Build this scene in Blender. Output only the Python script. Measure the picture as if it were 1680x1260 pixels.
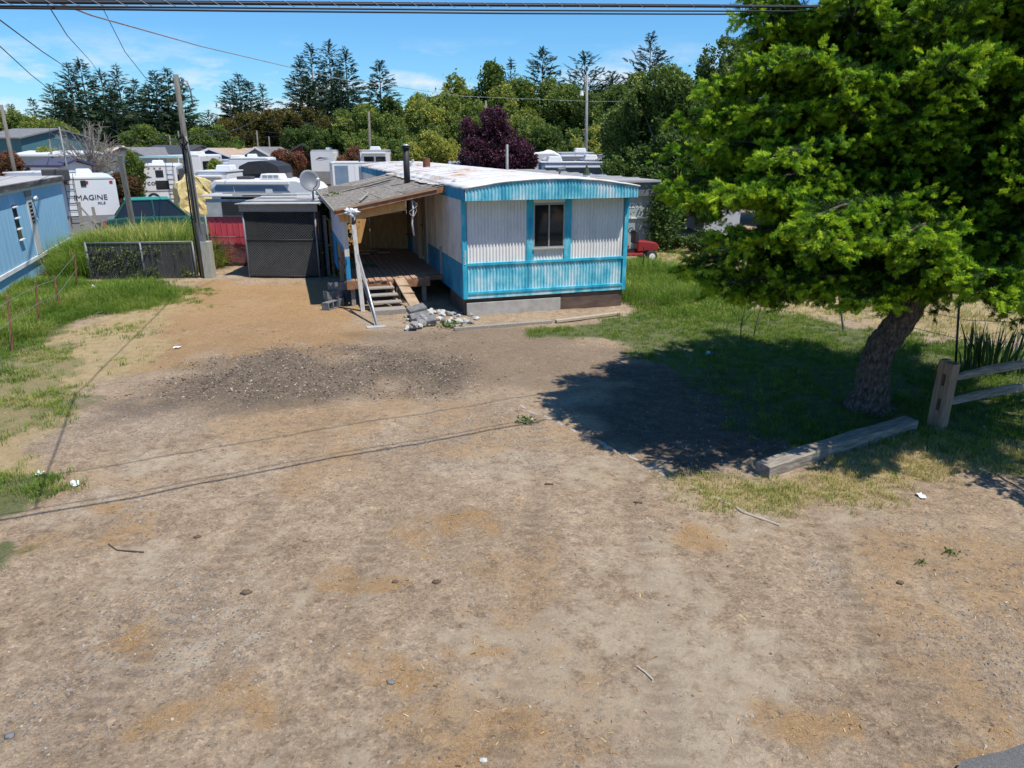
import bpy, bmesh, math, random
import numpy as np
from mathutils import Vector, Matrix
R = math.radians
random.seed(7); RNG = np.random.default_rng(7)
for o in list(bpy.data.objects): bpy.data.objects.remove(o)
scene = bpy.context.scene
COL = scene.collection

# ------------------------------------------------------------------ camera
CAM_H = 3.6; PITCH = R(18.6); FPX = 1150.0
cam = bpy.data.cameras.new('camera'); cam.sensor_width = 36; cam.lens = 36*FPX/1680
cam.clip_start = 0.1; cam.clip_end = 6000
camo = bpy.data.objects.new('camera', cam); COL.objects.link(camo)
camo.location = (0, 0, CAM_H); camo.rotation_euler = (R(90)-PITCH, 0, 0)
scene.camera = camo
# ------------------------------------------------------------------ sun, sky, exposure
SUN = Vector((0.385, -0.256, 1.0)).normalized()          # towards the sun
sl = bpy.data.lights.new('sun', 'SUN'); sl.energy = 5.0; sl.angle = R(0.5); sl.color = (1, .95, .86)
so = bpy.data.objects.new('sun', sl); COL.objects.link(so)
so.rotation_euler = SUN.to_track_quat('Z', 'Y').to_euler(); so.location = (10, -5, 40)
world = bpy.data.worlds.new('World'); scene.world = world; world.use_nodes = True
wn = world.node_tree; wn.nodes.clear()
def N(nt, t, **k):
    n = nt.nodes.new(t)
    for a, b in k.items(): setattr(n, a, b)
    return n
def L(nt, a, b): nt.links.new(a, b)
def setin(n, **k):
    for a, b in k.items(): n.inputs[a.replace('_', ' ')].default_value = b
sky = N(wn, 'ShaderNodeTexSky', sky_type='NISHITA', sun_disc=False)
sky.sun_elevation = math.asin(SUN.z); sky.sun_rotation = math.atan2(SUN.x, SUN.y)
sky.altitude = 0; sky.air_density = 1.1; sky.dust_density = 0.1; sky.ozone_density = 2.0
wtc = N(wn, 'ShaderNodeTexCoord')
wsep = N(wn, 'ShaderNodeSeparateXYZ'); L(wn, wtc.outputs['Generated'], wsep.inputs[0])
wmap = N(wn, 'ShaderNodeMapping'); wmap.inputs['Scale'].default_value = (5, 5, 15); wmap.inputs['Location'].default_value = (.3, .5, .15)
L(wn, wtc.outputs['Generated'], wmap.inputs[0])
wnz = N(wn, 'ShaderNodeTexNoise'); setin(wnz, Scale=1.25, Detail=9.0, Roughness=.62); L(wn, wmap.outputs[0], wnz.inputs[0])
wr = N(wn, 'ShaderNodeMapRange'); setin(wr, From_Min=.49, From_Max=.62); L(wn, wnz.outputs[0], wr.inputs[0])
wz = N(wn, 'ShaderNodeMapRange'); setin(wz, From_Min=.075, From_Max=.135, To_Min=1, To_Max=.0); L(wn, wsep.outputs[2], wz.inputs[0])
wm = N(wn, 'ShaderNodeMath', operation='MULTIPLY'); L(wn, wr.outputs[0], wm.inputs[0]); L(wn, wz.outputs[0], wm.inputs[1])
wm2 = N(wn, 'ShaderNodeMath', operation='MULTIPLY'); L(wn, wm.outputs[0], wm2.inputs[0]); wm2.inputs[1].default_value = .9
hs = N(wn, 'ShaderNodeHueSaturation'); setin(hs, Saturation=1.05, Value=1.0); tn = N(wn, 'ShaderNodeMixRGB', blend_type='MULTIPLY'); tn.inputs[0].default_value = 1; tn.inputs[2].default_value = (.40, .655, .90, 1); L(wn, sky.outputs[0], tn.inputs[1]); L(wn, tn.outputs[0], hs.inputs['Color'])
wmix = N(wn, 'ShaderNodeMixRGB'); wmix.inputs[2].default_value = (5.0, 5.4, 6.0, 1)
L(wn, wm2.outputs[0], wmix.inputs[0]); L(wn, hs.outputs[0], wmix.inputs[1])
bg = N(wn, 'ShaderNodeBackground'); bg.inputs['Strength'].default_value = 0.14
L(wn, wmix.outputs[0], bg.inputs[0]); wo = N(wn, 'ShaderNodeOutputWorld'); L(wn, bg.outputs[0], wo.inputs[0])
scene.view_settings.view_transform = 'Standard'; scene.view_settings.look = 'None'
scene.view_settings.exposure = 0.28; scene.view_settings.gamma = 1
scene.view_settings.use_curve_mapping = False
scene.render.engine = 'CYCLES'
scene.cycles.max_bounces = 6; scene.cycles.diffuse_bounces = 3; scene.cycles.glossy_bounces = 2; scene.cycles.transmission_bounces = 3

# ------------------------------------------------------------------ pixel -> place
cP, sP = math.cos(PITCH), math.sin(PITCH)
def ray(px, py):
    u = (px-840)/FPX; v = -(py-630)/FPX
    return (u, cP+v*sP, -sP+v*cP)
def G(px, py, z=0.0):
    x, y, w = ray(px, py); t = (z-CAM_H)/w; return Vector((x*t, y*t, z))
def P(px, py, d):
    x, y, w = ray(px, py); t = d/y; return Vector((x*t, d, CAM_H+w*t))
def sstep(a, b, x):
    t = np.clip((x-a)/(b-a), 0, 1); return t*t*(3-2*t)
def gz(x, y): return float(-0.5*sstep(23.0, 34.0, np.float64(y)))

# value noise for ground and scatter masks
_perm = RNG.random((256, 256))
def vn(x, y, s=1.0, oct=4, gain=.5):
    x = np.asarray(x, float)*s; y = np.asarray(y, float)*s; r = 0; a = 1; tot = 0
    for k in range(oct):
        xi = np.floor(x).astype(int); yi = np.floor(y).astype(int); fx = x-xi; fy = y-yi
        fx = fx*fx*(3-2*fx); fy = fy*fy*(3-2*fy)
        p = lambda i, j: _perm[(xi+i+k*37) % 256, (yi+j+k*91) % 256]
        r = r+a*((p(0, 0)*(1-fx)+p(1, 0)*fx)*(1-fy)+(p(0, 1)*(1-fx)+p(1, 1)*fx)*fy)
        tot += a; a *= gain; x = x*2.03; y = y*2.03
    return r/tot

# ------------------------------------------------------------------ materials
def newmat(name):
    m = bpy.data.materials.new(name); m.use_nodes = True; nt = m.node_tree; nt.nodes.clear()
    out = N(nt, 'ShaderNodeOutputMaterial'); b = N(nt, 'ShaderNodeBsdfPrincipled'); L(nt, b.outputs[0], out.inputs[0])
    return m, nt, b, out
def ramp(nt, stops):
    r = N(nt, 'ShaderNodeValToRGB'); e = r.color_ramp.elements
    while len(e) < len(stops): e.new(.5)
    for i, (p, c) in enumerate(stops): e[i].position = p; e[i].color = (*c, 1)
    return r
def mat(name, *cols, scale=4.0, stretch=(1, 1, 1), detail=6.0, rough=.8, metal=0.0, bump=0.0, bscale=30.0, spread=.22, spec=.35, rand=True, bdist=.02):
    """noise-mottled surface; each further colour is another tone of the same surface"""
    m, nt, b, out = newmat(name)
    tc = N(nt, 'ShaderNodeTexCoord'); mp = N(nt, 'ShaderNodeMapping'); mp.inputs['Scale'].default_value = stretch
    src = tc.outputs['Object']
    if rand:
        oi = N(nt, 'ShaderNodeObjectInfo'); vm = N(nt, 'ShaderNodeVectorMath', operation='MULTIPLY_ADD')
        cx = N(nt, 'ShaderNodeCombineXYZ')
        for i in range(3): L(nt, oi.outputs['Random'], cx.inputs[i])
        L(nt, cx.outputs[0], vm.inputs[0]); vm.inputs[1].default_value = (17, 31, 23); L(nt, src, vm.inputs[2]); src = vm.outputs[0]
    L(nt, src, mp.inputs[0])
    nz = N(nt, 'ShaderNodeTexNoise'); setin(nz, Scale=scale, Detail=detail, Roughness=.62); L(nt, mp.outputs[0], nz.inputs[0])
    n = len(cols)
    if n == 1: cols = (cols[0], tuple(v*.72 for v in cols[0])); n = 2
    r = ramp(nt, [(.5-spread+2*spread*i/(n-1), c) for i, c in enumerate(cols)])
    L(nt, nz.outputs[0], r.inputs[0]); L(nt, r.outputs[0], b.inputs['Base Color'])
    setin(b, Roughness=rough, Metallic=metal); b.inputs['Specular IOR Level'].default_value = spec
    if bump:
        n2 = N(nt, 'ShaderNodeTexNoise'); setin(n2, Scale=bscale, Detail=4.0); L(nt, mp.outputs[0], n2.inputs[0])
        bp = N(nt, 'ShaderNodeBump'); setin(bp, Strength=min(1, bump), Distance=bdist); L(nt, n2.outputs[0], bp.inputs['Height']); L(nt, bp.outputs[0], b.inputs['Normal'])
    return m
def foliage(name, stops, trans=.35, rough=.55, attr='INSTANCER'):
    m = bpy.data.materials.new(name); m.use_nodes = True; nt = m.node_tree; nt.nodes.clear()
    out = N(nt, 'ShaderNodeOutputMaterial'); at = N(nt, 'ShaderNodeAttribute', attribute_type=attr, attribute_name='tint')
    r = ramp(nt, stops); L(nt, at.outputs['Fac'], r.inputs[0])
    b = N(nt, 'ShaderNodeBsdfPrincipled'); setin(b, Roughness=rough); b.inputs['Specular IOR Level'].default_value = .25
    t = N(nt, 'ShaderNodeBsdfTranslucent'); mx = N(nt, 'ShaderNodeMixShader'); mx.inputs[0].default_value = trans
    L(nt, r.outputs[0], b.inputs['Base Color']); L(nt, r.outputs[0], t.inputs[0])
    L(nt, b.outputs[0], mx.inputs[1]); L(nt, t.outputs[0], mx.inputs[2]); L(nt, mx.outputs[0], out.inputs[0])
    return m

# ------------------------------------------------------------------ meshes
class MB:
    def __init__(s): s.v = []; s.f = []
    def add(s, vs, fs):
        n = len(s.v); s.v += [tuple(v) for v in vs]; s.f += [tuple(i+n for i in f) for f in fs]; return s
    def box(s, c, size, rot=None):
        hx, hy, hz = (q/2 for q in size); vs = []
        for dz in (-hz, hz):
            for dx, dy in ((-hx, -hy), (hx, -hy), (hx, hy), (-hx, hy)): vs.append(Vector((dx, dy, dz)))
        if rot is not None: vs = [rot @ v for v in vs]
        c = Vector(c)
        return s.add([v+c for v in vs], [(3, 2, 1, 0), (4, 5, 6, 7), (0, 1, 5, 4), (1, 2, 6, 5), (2, 3, 7, 6), (3, 0, 4, 7)])
    def b2(s, x0, x1, y0, y1, z0, z1): return s.box(((x0+x1)/2, (y0+y1)/2, (z0+z1)/2), (x1-x0, y1-y0, z1-z0))
    def beam(s, a, b, w, h, up=(0, 0, 1)):
        a, b = Vector(a), Vector(b); d = b-a; l = d.length; x = d.normalized(); u = Vector(up)
        if abs(x.dot(u)) > .98: u = Vector((0, 1, 0))
        y = u.cross(x).normalized(); z = x.cross(y)
        return s.box((a+b)/2, (l, w, h), Matrix((x, y, z)).transposed())
    def tube(s, pts, rad, n=8, cap=True):
        pts = [Vector(p) for p in pts]; m = len(pts)
        if not hasattr(rad, '__len__'): rad = [rad]*m
        base = len(s.v); ref = Vector((0, 0, 1))
        if abs((pts[-1]-pts[0]).normalized().z) > .9: ref = Vector((1, 0, 0))
        for i, p in enumerate(pts):
            d = (pts[min(i+1, m-1)]-pts[max(i-1, 0)]).normalized()
            a = ref.cross(d).normalized(); b = d.cross(a)
            for k in range(n):
                t = 2*math.pi*k/n; s.v.append(tuple(p+(a*math.cos(t)+b*math.sin(t))*rad[i]))
        for i in range(m-1):
            for k in range(n):
                k2 = (k+1) % n; s.f.append((base+i*n+k, base+i*n+k2, base+(i+1)*n+k2, base+(i+1)*n+k))
        if cap: s.f.append(tuple(base+k for k in reversed(range(n)))); s.f.append(tuple(base+(m-1)*n+k for k in range(n)))
        return s
    def prism(s, outline, y0, y1):
        """outline in (x, z), extruded along y"""
        n = len(outline)
        vs = [(x, y0, z) for x, z in outline]+[(x, y1, z) for x, z in outline]
        fs = [tuple(range(n)), tuple(reversed(range(n, 2*n)))]+[(i, i+n, (i+1) % n+n, (i+1) % n) for i in range(n)]
        return s.add(vs, fs)
    def prismx(s, outline, x0, x1):
        n = len(outline)
        vs = [(x0, y, z) for y, z in outline]+[(x1, y, z) for y, z in outline]
        fs = [tuple(reversed(range(n))), tuple(range(n, 2*n))]+[(i, (i+1) % n, (i+1) % n+n, i+n) for i in range(n)]
        return s.add(vs, fs)
    def build(s, name, m, parent=None, smooth=False, bevel=0.0):
        me = bpy.data.meshes.new(name); me.from_pydata(s.v, [], s.f); me.update()
        if smooth: me.polygons.foreach_set('use_smooth', [True]*len(me.polygons))
        return addobj(name, me, m, parent, bevel)
def addobj(name, me, m, parent=None, bevel=0.0):
    if m is not None and not me.materials: me.materials.append(m)
    o = bpy.data.objects.new(name, me); COL.objects.link(o)
    if parent is not None: o.parent = parent
    if bevel:
        md = o.modifiers.new('bevel', 'BEVEL'); md.width = bevel; md.segments = 2; md.limit_method = 'ANGLE'
    return o
def tag(o, label, cat, group=None, kind=None):
    if label: o['label'] = label
    if cat: o['category'] = cat
    if group: o['group'] = group
    o['kind'] = kind or 'thing'
    return o
def thing(name, label, cat, loc=(0, 0, 0), rz=0.0, group=None):
    o = bpy.data.objects.new(name, None); COL.objects.link(o); o.location = loc; o.rotation_euler = (0, 0, rz); o.empty_display_size = .2
    return tag(o, label, cat, group)
def struct(o): o['kind'] = 'structure'; return o
def share(name, src, parent, loc=(0, 0, 0), rot=(0, 0, 0), scl=(1, 1, 1)):
    o = bpy.data.objects.new(name, src.data); COL.objects.link(o); o.parent = parent
    o.location = loc; o.rotation_euler = rot; o.scale = scl
    for md in src.modifiers:
        if md.type == 'BEVEL':
            n = o.modifiers.new('bevel', 'BEVEL'); n.width = md.width; n.segments = md.segments; n.limit_method = 'ANGLE'
    return o
def copy_tree(root, loc, rz, label=None, group=None):
    r = root.copy(); COL.objects.link(r); r.location = loc; r.rotation_euler = (0, 0, rz)
    if label: r['label'] = label
    if group: r['group'] = group
    for ch in list(root.children):
        c = ch.copy(); COL.objects.link(c); c.parent = r
        for g in list(ch.children):
            d = g.copy(); COL.objects.link(d); d.parent = c
    return r
def text_part(name, txt, size, m, parent, loc, rot, depth=.004, sx=1.0, shear=0.0, space=1.0):
    cu = bpy.data.curves.new(name, 'FONT'); cu.body = txt; cu.size = size; cu.extrude = depth; cu.align_x = 'CENTER'; cu.align_y = 'CENTER'; cu.shear = shear; cu.space_line = space
    cu.resolution_u = 2
    t = bpy.data.objects.new(name, cu); COL.objects.link(t)
    bpy.context.view_layer.update()
    me = bpy.data.meshes.new_from_object(t.evaluated_get(bpy.context.evaluated_depsgraph_get()))
    bpy.data.objects.remove(t); bpy.data.curves.remove(cu)
    o = addobj(name, me, m, parent); o.location = loc; o.rotation_euler = rot; o.scale = (sx, 1, 1); return o

# ------------------------------------------------------------------ scatter (geometry nodes) for leaves, grass, gravel
_gcache = {}
def scatter_group(srcs):
    key = tuple(o.name for o in srcs)
    if key in _gcache: return _gcache[key]
    g = bpy.data.node_groups.new('scatter', 'GeometryNodeTree')
    g.interface.new_socket('Geometry', in_out='INPUT', socket_type='NodeSocketGeometry')
    g.interface.new_socket('Geometry', in_out='OUTPUT', socket_type='NodeSocketGeometry')
    gi = N(g, 'NodeGroupInput'); go = N(g, 'NodeGroupOutput')
    iop = N(g, 'GeometryNodeInstanceOnPoints'); L(g, gi.outputs[0], iop.inputs['Points'])
    if len(srcs) > 1:
        j = N(g, 'GeometryNodeJoinGeometry')
        for o in srcs:
            oi = N(g, 'GeometryNodeObjectInfo'); oi.inputs['Object'].default_value = o
            g2 = N(g, 'GeometryNodeGeometryToInstance'); L(g, oi.outputs['Geometry'], g2.inputs[0]); L(g, g2.outputs[0], j.inputs[0])
        L(g, j.outputs[0], iop.inputs['Instance']); iop.inputs['Pick Instance'].default_value = True
        na = N(g, 'GeometryNodeInputNamedAttribute', data_type='INT'); na.inputs[0].default_value = 'vid'; L(g, na.outputs[0], iop.inputs['Instance Index'])
    else:
        oi = N(g, 'GeometryNodeObjectInfo'); oi.inputs['Object'].default_value = srcs[0]; L(g, oi.outputs['Geometry'], iop.inputs['Instance'])
    nr = N(g, 'GeometryNodeInputNamedAttribute', data_type='FLOAT_VECTOR'); nr.inputs[0].default_value = 'rot'
    e2r = N(g, 'FunctionNodeEulerToRotation'); L(g, nr.outputs[0], e2r.inputs[0]); L(g, e2r.outputs[0], iop.inputs['Rotation'])
    ns = N(g, 'GeometryNodeInputNamedAttribute', data_type='FLOAT_VECTOR'); ns.inputs[0].default_value = 'scl'; L(g, ns.outputs[0], iop.inputs['Scale'])
    L(g, iop.outputs[0], go.inputs[0]); _gcache[key] = g
    return g
def scatter(name, pts, rot, scl, tint, srcs, parent=None):
    pts = np.asarray(pts, np.float32); n = len(pts)
    me = bpy.data.meshes.new(name); me.vertices.add(n); me.vertices.foreach_set('co', pts.ravel())
    scl = np.asarray(scl, np.float32)
    if scl.ndim == 1: scl = np.repeat(scl[:, None], 3, 1)
    for nm, ty, arr in (('rot', 'FLOAT_VECTOR', rot), ('scl', 'FLOAT_VECTOR', scl)):
        a = me.attributes.new(nm, ty, 'POINT'); a.data.foreach_set('vector', np.asarray(arr, np.float32).ravel())
    a = me.attributes.new('tint', 'FLOAT', 'POINT'); a.data.foreach_set('value', np.asarray(tint, np.float32))
    a = me.attributes.new('vid', 'INT', 'POINT'); a.data.foreach_set('value', RNG.integers(0, len(srcs), n).astype(np.int32))
    o = bpy.data.objects.new(name, me); COL.objects.link(o); me.materials.append(srcs[0].data.materials[0])
    if parent is not None: o.parent = parent
    o['kind'] = 'stuff'
    md = o.modifiers.new('scatter', 'NODES'); md.node_group = scatter_group(srcs)
    return o
def source(name, v, f, m):
    me = bpy.data.meshes.new(name); me.from_pydata([tuple(q) for q in v], [], f); me.materials.append(m)
    return bpy.data.objects.new(name, me)           # never linked: only read by the scatter nodes
def d2e(d, roll=None):
    """directions (n,3) -> euler that turns +X onto them"""
    d = d/np.linalg.norm(d, axis=1, keepdims=True)
    if roll is None: roll = RNG.random(len(d))*6.283
    return np.stack([roll, -np.arcsin(np.clip(d[:, 2], -1, 1)), np.arctan2(d[:, 1], d[:, 0])], 1)
def unit(n):
    v = RNG.normal(size=(n, 3)); return v/np.linalg.norm(v, axis=1, keepdims=True)
# ================================================================== GROUND
def wpoly(pp): return np.array([(G(a, b).x, G(a, b).y) for a, b in pp])
def sdist(x, y, poly):
    """signed distance to polygon, positive inside"""
    n = len(poly); ins = np.zeros(x.shape, bool); d = np.full(x.shape, 1e9)
    for i in range(n):
        ax, ay = poly[i]; bx, by = poly[(i+1) % n]; ex, ey = bx-ax, by-ay
        t = np.clip(((x-ax)*ex+(y-ay)*ey)/(ex*ex+ey*ey+1e-12), 0, 1)
        d = np.minimum(d, np.hypot(x-ax-t*ex, y-ay-t*ey))
        c = ((ay > y) != (by > y)) & (x < ex*(y-ay)/(ey+1e-12)+ax); ins ^= c
    return np.where(ins, d, -d)
def pm(x, y, pp, soft=.35, amp=.8, ns=1.2, world=False):
    s = sdist(x, y, np.array(pp) if world else wpoly(pp)); s = s+(vn(x, y, ns, 4)-.5)*2*amp
    return sstep(-soft, soft, s)
POLY = dict(
    lush_left=[(-260, 640), (-200, 470), (0, 462), (118, 398), (148, 458), (250, 452), (252, 486), (150, 505), (100, 545), (60, 560), (0, 600)],
    tuft_left=[(-200, 620), (0, 570), (90, 560), (172, 562), (178, 592), (120, 625), (140, 690), (60, 720), (0, 735), (-200, 800)],
    tuft_left2=[(-200, 830), (0, 782), (100, 776), (128, 800), (70, 832), (0, 868), (-200, 930)],
    tuft_left3=[(-200, 920), (0, 890), (38, 890), (25, 912), (0, 922), (-200, 960)],
    straw_left=[(70, 545), (250, 486), (300, 460), (330, 480), (250, 570), (160, 650), (60, 760), (0, 800), (-300, 900), (-200, 700), (0, 600)],
    chips=[(240, 490), (330, 462), (540, 458), (560, 480), (610, 545), (560, 578), (430, 570), (260, 600), (180, 610)],
    chips2=[(300, 690), (520, 640), (700, 655), (860, 650), (700, 700), (420, 740)],
    char=[(170, 690), (200, 640), (330, 590), (430, 560), (560, 575), (690, 565), (800, 590), (760, 630), (700, 640), (560, 655), (380, 672), (250, 700)],
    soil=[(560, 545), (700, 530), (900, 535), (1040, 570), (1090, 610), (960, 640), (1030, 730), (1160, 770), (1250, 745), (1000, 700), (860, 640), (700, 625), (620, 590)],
    green_r=[(880, 545), (960, 525), (1060, 495), (1030, 455), (1040, 430), (1110, 440), (1190, 492), (1400, 535), (1700, 575), (2100, 590), (2100, 740), (1680, 745), (1500, 735), (1290, 738), (1190, 690), (1090, 600), (1040, 565)],
    dry_r=[(1090, 770), (1240, 775), (1400, 735), (1500, 700), (1680, 725), (2100, 740), (2100, 760), (1680, 765), (1500, 790), (1330, 822), (1150, 838)],
    field_r=[(1030, 440), (1060, 395), (1200, 380), (1700, 380), (2300, 400), (2300, 575), (1680, 560), (1400, 528), (1190, 486)],
    lime=[(1010, 770), (940, 760), (960, 800), (1040, 800)])
def masks(x, y):
    m = {}
    m['green'] = np.maximum.reduce([pm(x, y, POLY['lush_left'], .3, .5), .62*pm(x, y, POLY['tuft_left'], .25, 1.2, 1.6), .9*pm(x, y, POLY['tuft_left2'], .15, .5, 2), .9*pm(x, y, POLY['tuft_left3'], .1, .3, 3),
                                    pm(x, y, POLY['green_r'], .3, .7, 1.2)])
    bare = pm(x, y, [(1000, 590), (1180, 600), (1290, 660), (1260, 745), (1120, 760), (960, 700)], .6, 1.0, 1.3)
    m['green'] = m['green']*(1-.5*bare)
    m['straw'] = np.maximum.reduce([pm(x, y, POLY['straw_left'], .4, .8), pm(x, y, POLY['dry_r'], .25, .4), pm(x, y, POLY['field_r'], .4, .6)*.9, .5*pm(x, y, POLY['lime'], .3, .3)])
    far = sstep(27, 34, y)
    m['straw'] = np.maximum(m['straw'], far*sstep(.45, .6, vn(x, y, .09, 3)))
    m['chips'] = np.maximum(pm(x, y, POLY['chips'], .5, .9), .55*pm(x, y, POLY['chips2'], .5, .8))
    w = vn(x+40, y+9, .55, 5, .6); band = np.exp(-((x+.55-.06*(y-4))/1.0)**2)*sstep(9.0, 5.5, y)
    spots = np.zeros_like(x); xw = x+(vn(x+5, y+3, 1.3, 4, .6)-.5)*1.5; yw = y+(vn(x+55, y+13, 1.3, 4, .6)-.5)*1.5
    for a, b, r in ((640, 960, .32), (800, 1045, .3), (860, 1215, .6), (760, 1250, .5), (1280, 1160, .35), (1500, 1220, .3), (1620, 1240, .4), (250, 1000, .4), (150, 860, .6), (620, 1120, .35), (1000, 1130, .25), (330, 1130, .4), (1180, 900, .5), (700, 860, .4)):
        g = G(a, b); spots = np.maximum(spots, np.exp(-(((xw-g.x)/(r*1.3))**2+((yw-g.y)/(r*1.0))**2)))
    m['chips'] = np.maximum(m['chips'], sstep(.2, .95, spots*.85+(vn(x+7, y+2, 2.6, 4, .65)-.5)*1.3)*.95*sstep(10, 8, y))
    m['chips'] = np.maximum(m['chips'], sstep(.55, .72, w)*.6*sstep(12, 8, y))
    m['char'] = pm(x, y, POLY['char'], 1.1, 1.2, 1.0)*(.7+.6*vn(x+3, y, 1.1, 4, .65))
    m['soil'] = np.maximum(pm(x, y, POLY['soil'], .7, .9)*.75, 1.4*bare)  # bare earth under the fir; the tree's shade is deepened into its tone
    gr = vn(x+3, y+71, .45, 5, .6)
    m['grey'] = sstep(.5, .68, gr)*sstep(14, 8, y)
    tr_ = np.zeros_like(x)
    for off in (0.0, 1.55, 2.6, 4.3, -1.3):
        c = -1.55+off+.12*(y-4)-.012*(y-4)**2*(1 if off < 4 else -2); tr_ = np.maximum(tr_, np.exp(-((x-c)/.17)**4))
    m['soil'] = np.maximum(m['soil'], tr_*sstep(14, 9, y)*(.15+.9*vn(x+2, y, .8, 4, .65))*(.7+.3*np.sin(y*42)))
    m['soil'] = np.maximum(m['soil'], .38*sstep(.53, .74, vn(x+61, y+17, .9, 5, .7))*sstep(16, 11, y))
    m['soil'] = np.maximum(m['soil'], .42*sstep(8.0, 10.5, y)*sstep(17, 14.5, y)*sstep(-9, -6.5, x)*(.5+.9*vn(x+12, y+40, 1.4, 4, .65)))
    m['pale'] = sstep(.50, .75, vn(x+90, y+31, .9, 5, .7))
    return m
def height(x, y, m=None):
    h = -0.5*sstep(23.0, 34.0, y)
    near = sstep(45, 25, y)
    h = h+near*((vn(x, y, .35, 3)-.5)*.10+(vn(x, y, 2.2, 4)-.5)*.035)
    h = h-.05*near
    if m is not None:
        h = h+m['char']*(vn(x, y, 6, 3)-.5)*.09+m['grey']*(vn(x, y, 9, 2)-.5)*.02
    # wheel ruts running from the road up the drive
    for off, dep in ((0.0, .02), (1.55, .02), (2.6, .012)):
        c = -1.55+off+.12*(y-4)-.012*(y-4)**2
        h = h-dep*np.exp(-((x-c)/.16)**2)*sstep(13, 9, y)*(.4+.9*vn(x, y, 1.0, 2))
    # step along the broken edge where the old slab ends
    a, b = G(850, 655), G(1290, 862); ex, ey = (b-a).x, (b-a).y; ll = math.hypot(ex, ey)
    s = ((x-a.x)*ey-(y-a.y)*ex)/ll; t = ((x-a.x)*ex+(y-a.y)*ey)/ll/ll
    h = h-.05*sstep(-.03, .05, -s+(vn(x, y, 3, 3)-.5)*.2)*sstep(0, .1, t)*sstep(1.05, .8, t)*sstep(-3, 0, s)
    return h
def axis(lo, hi, st, grow, far):
    a = list(np.arange(lo, hi+1e-6, st)); s = st
    while a[-1] < far: s *= grow; a.append(a[-1]+s)
    s = st
    while a[0] > -far: s *= grow; a.insert(0, a[0]-s)
    return np.array(a)
gxs = axis(-9.5, 10.5, .05, 1.12, 3500); gys = axis(2.8, 17.5, .05, 1.10, 3500)
GX, GY = np.meshgrid(gxs, gys); shp = GX.shape; gx, gy = GX.ravel(), GY.ravel()
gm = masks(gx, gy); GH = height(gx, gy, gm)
def ground_grid():
    n, k = shp; v = np.stack([gx, gy, GH], 1).astype(np.float32)
    idx = np.arange(n*k).reshape(n, k)
    q = np.stack([idx[:-1, :-1], idx[:-1, 1:], idx[1:, 1:], idx[1:, :-1]], -1).reshape(-1, 4).astype(np.int32)
    me = bpy.data.meshes.new('ground'); me.vertices.add(len(v)); me.vertices.foreach_set('co', v.ravel())
    me.loops.add(q.size); me.loops.foreach_set('vertex_index', q.ravel())
    me.polygons.add(len(q)); me.polygons.foreach_set('loop_start', np.arange(0, q.size, 4, dtype=np.int32)); me.polygons.foreach_set('use_smooth', np.ones(len(q), bool))
    me.update(calc_edges=True); me.validate()
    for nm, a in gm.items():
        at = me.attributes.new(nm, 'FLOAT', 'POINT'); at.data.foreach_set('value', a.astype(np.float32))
    return me
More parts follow.
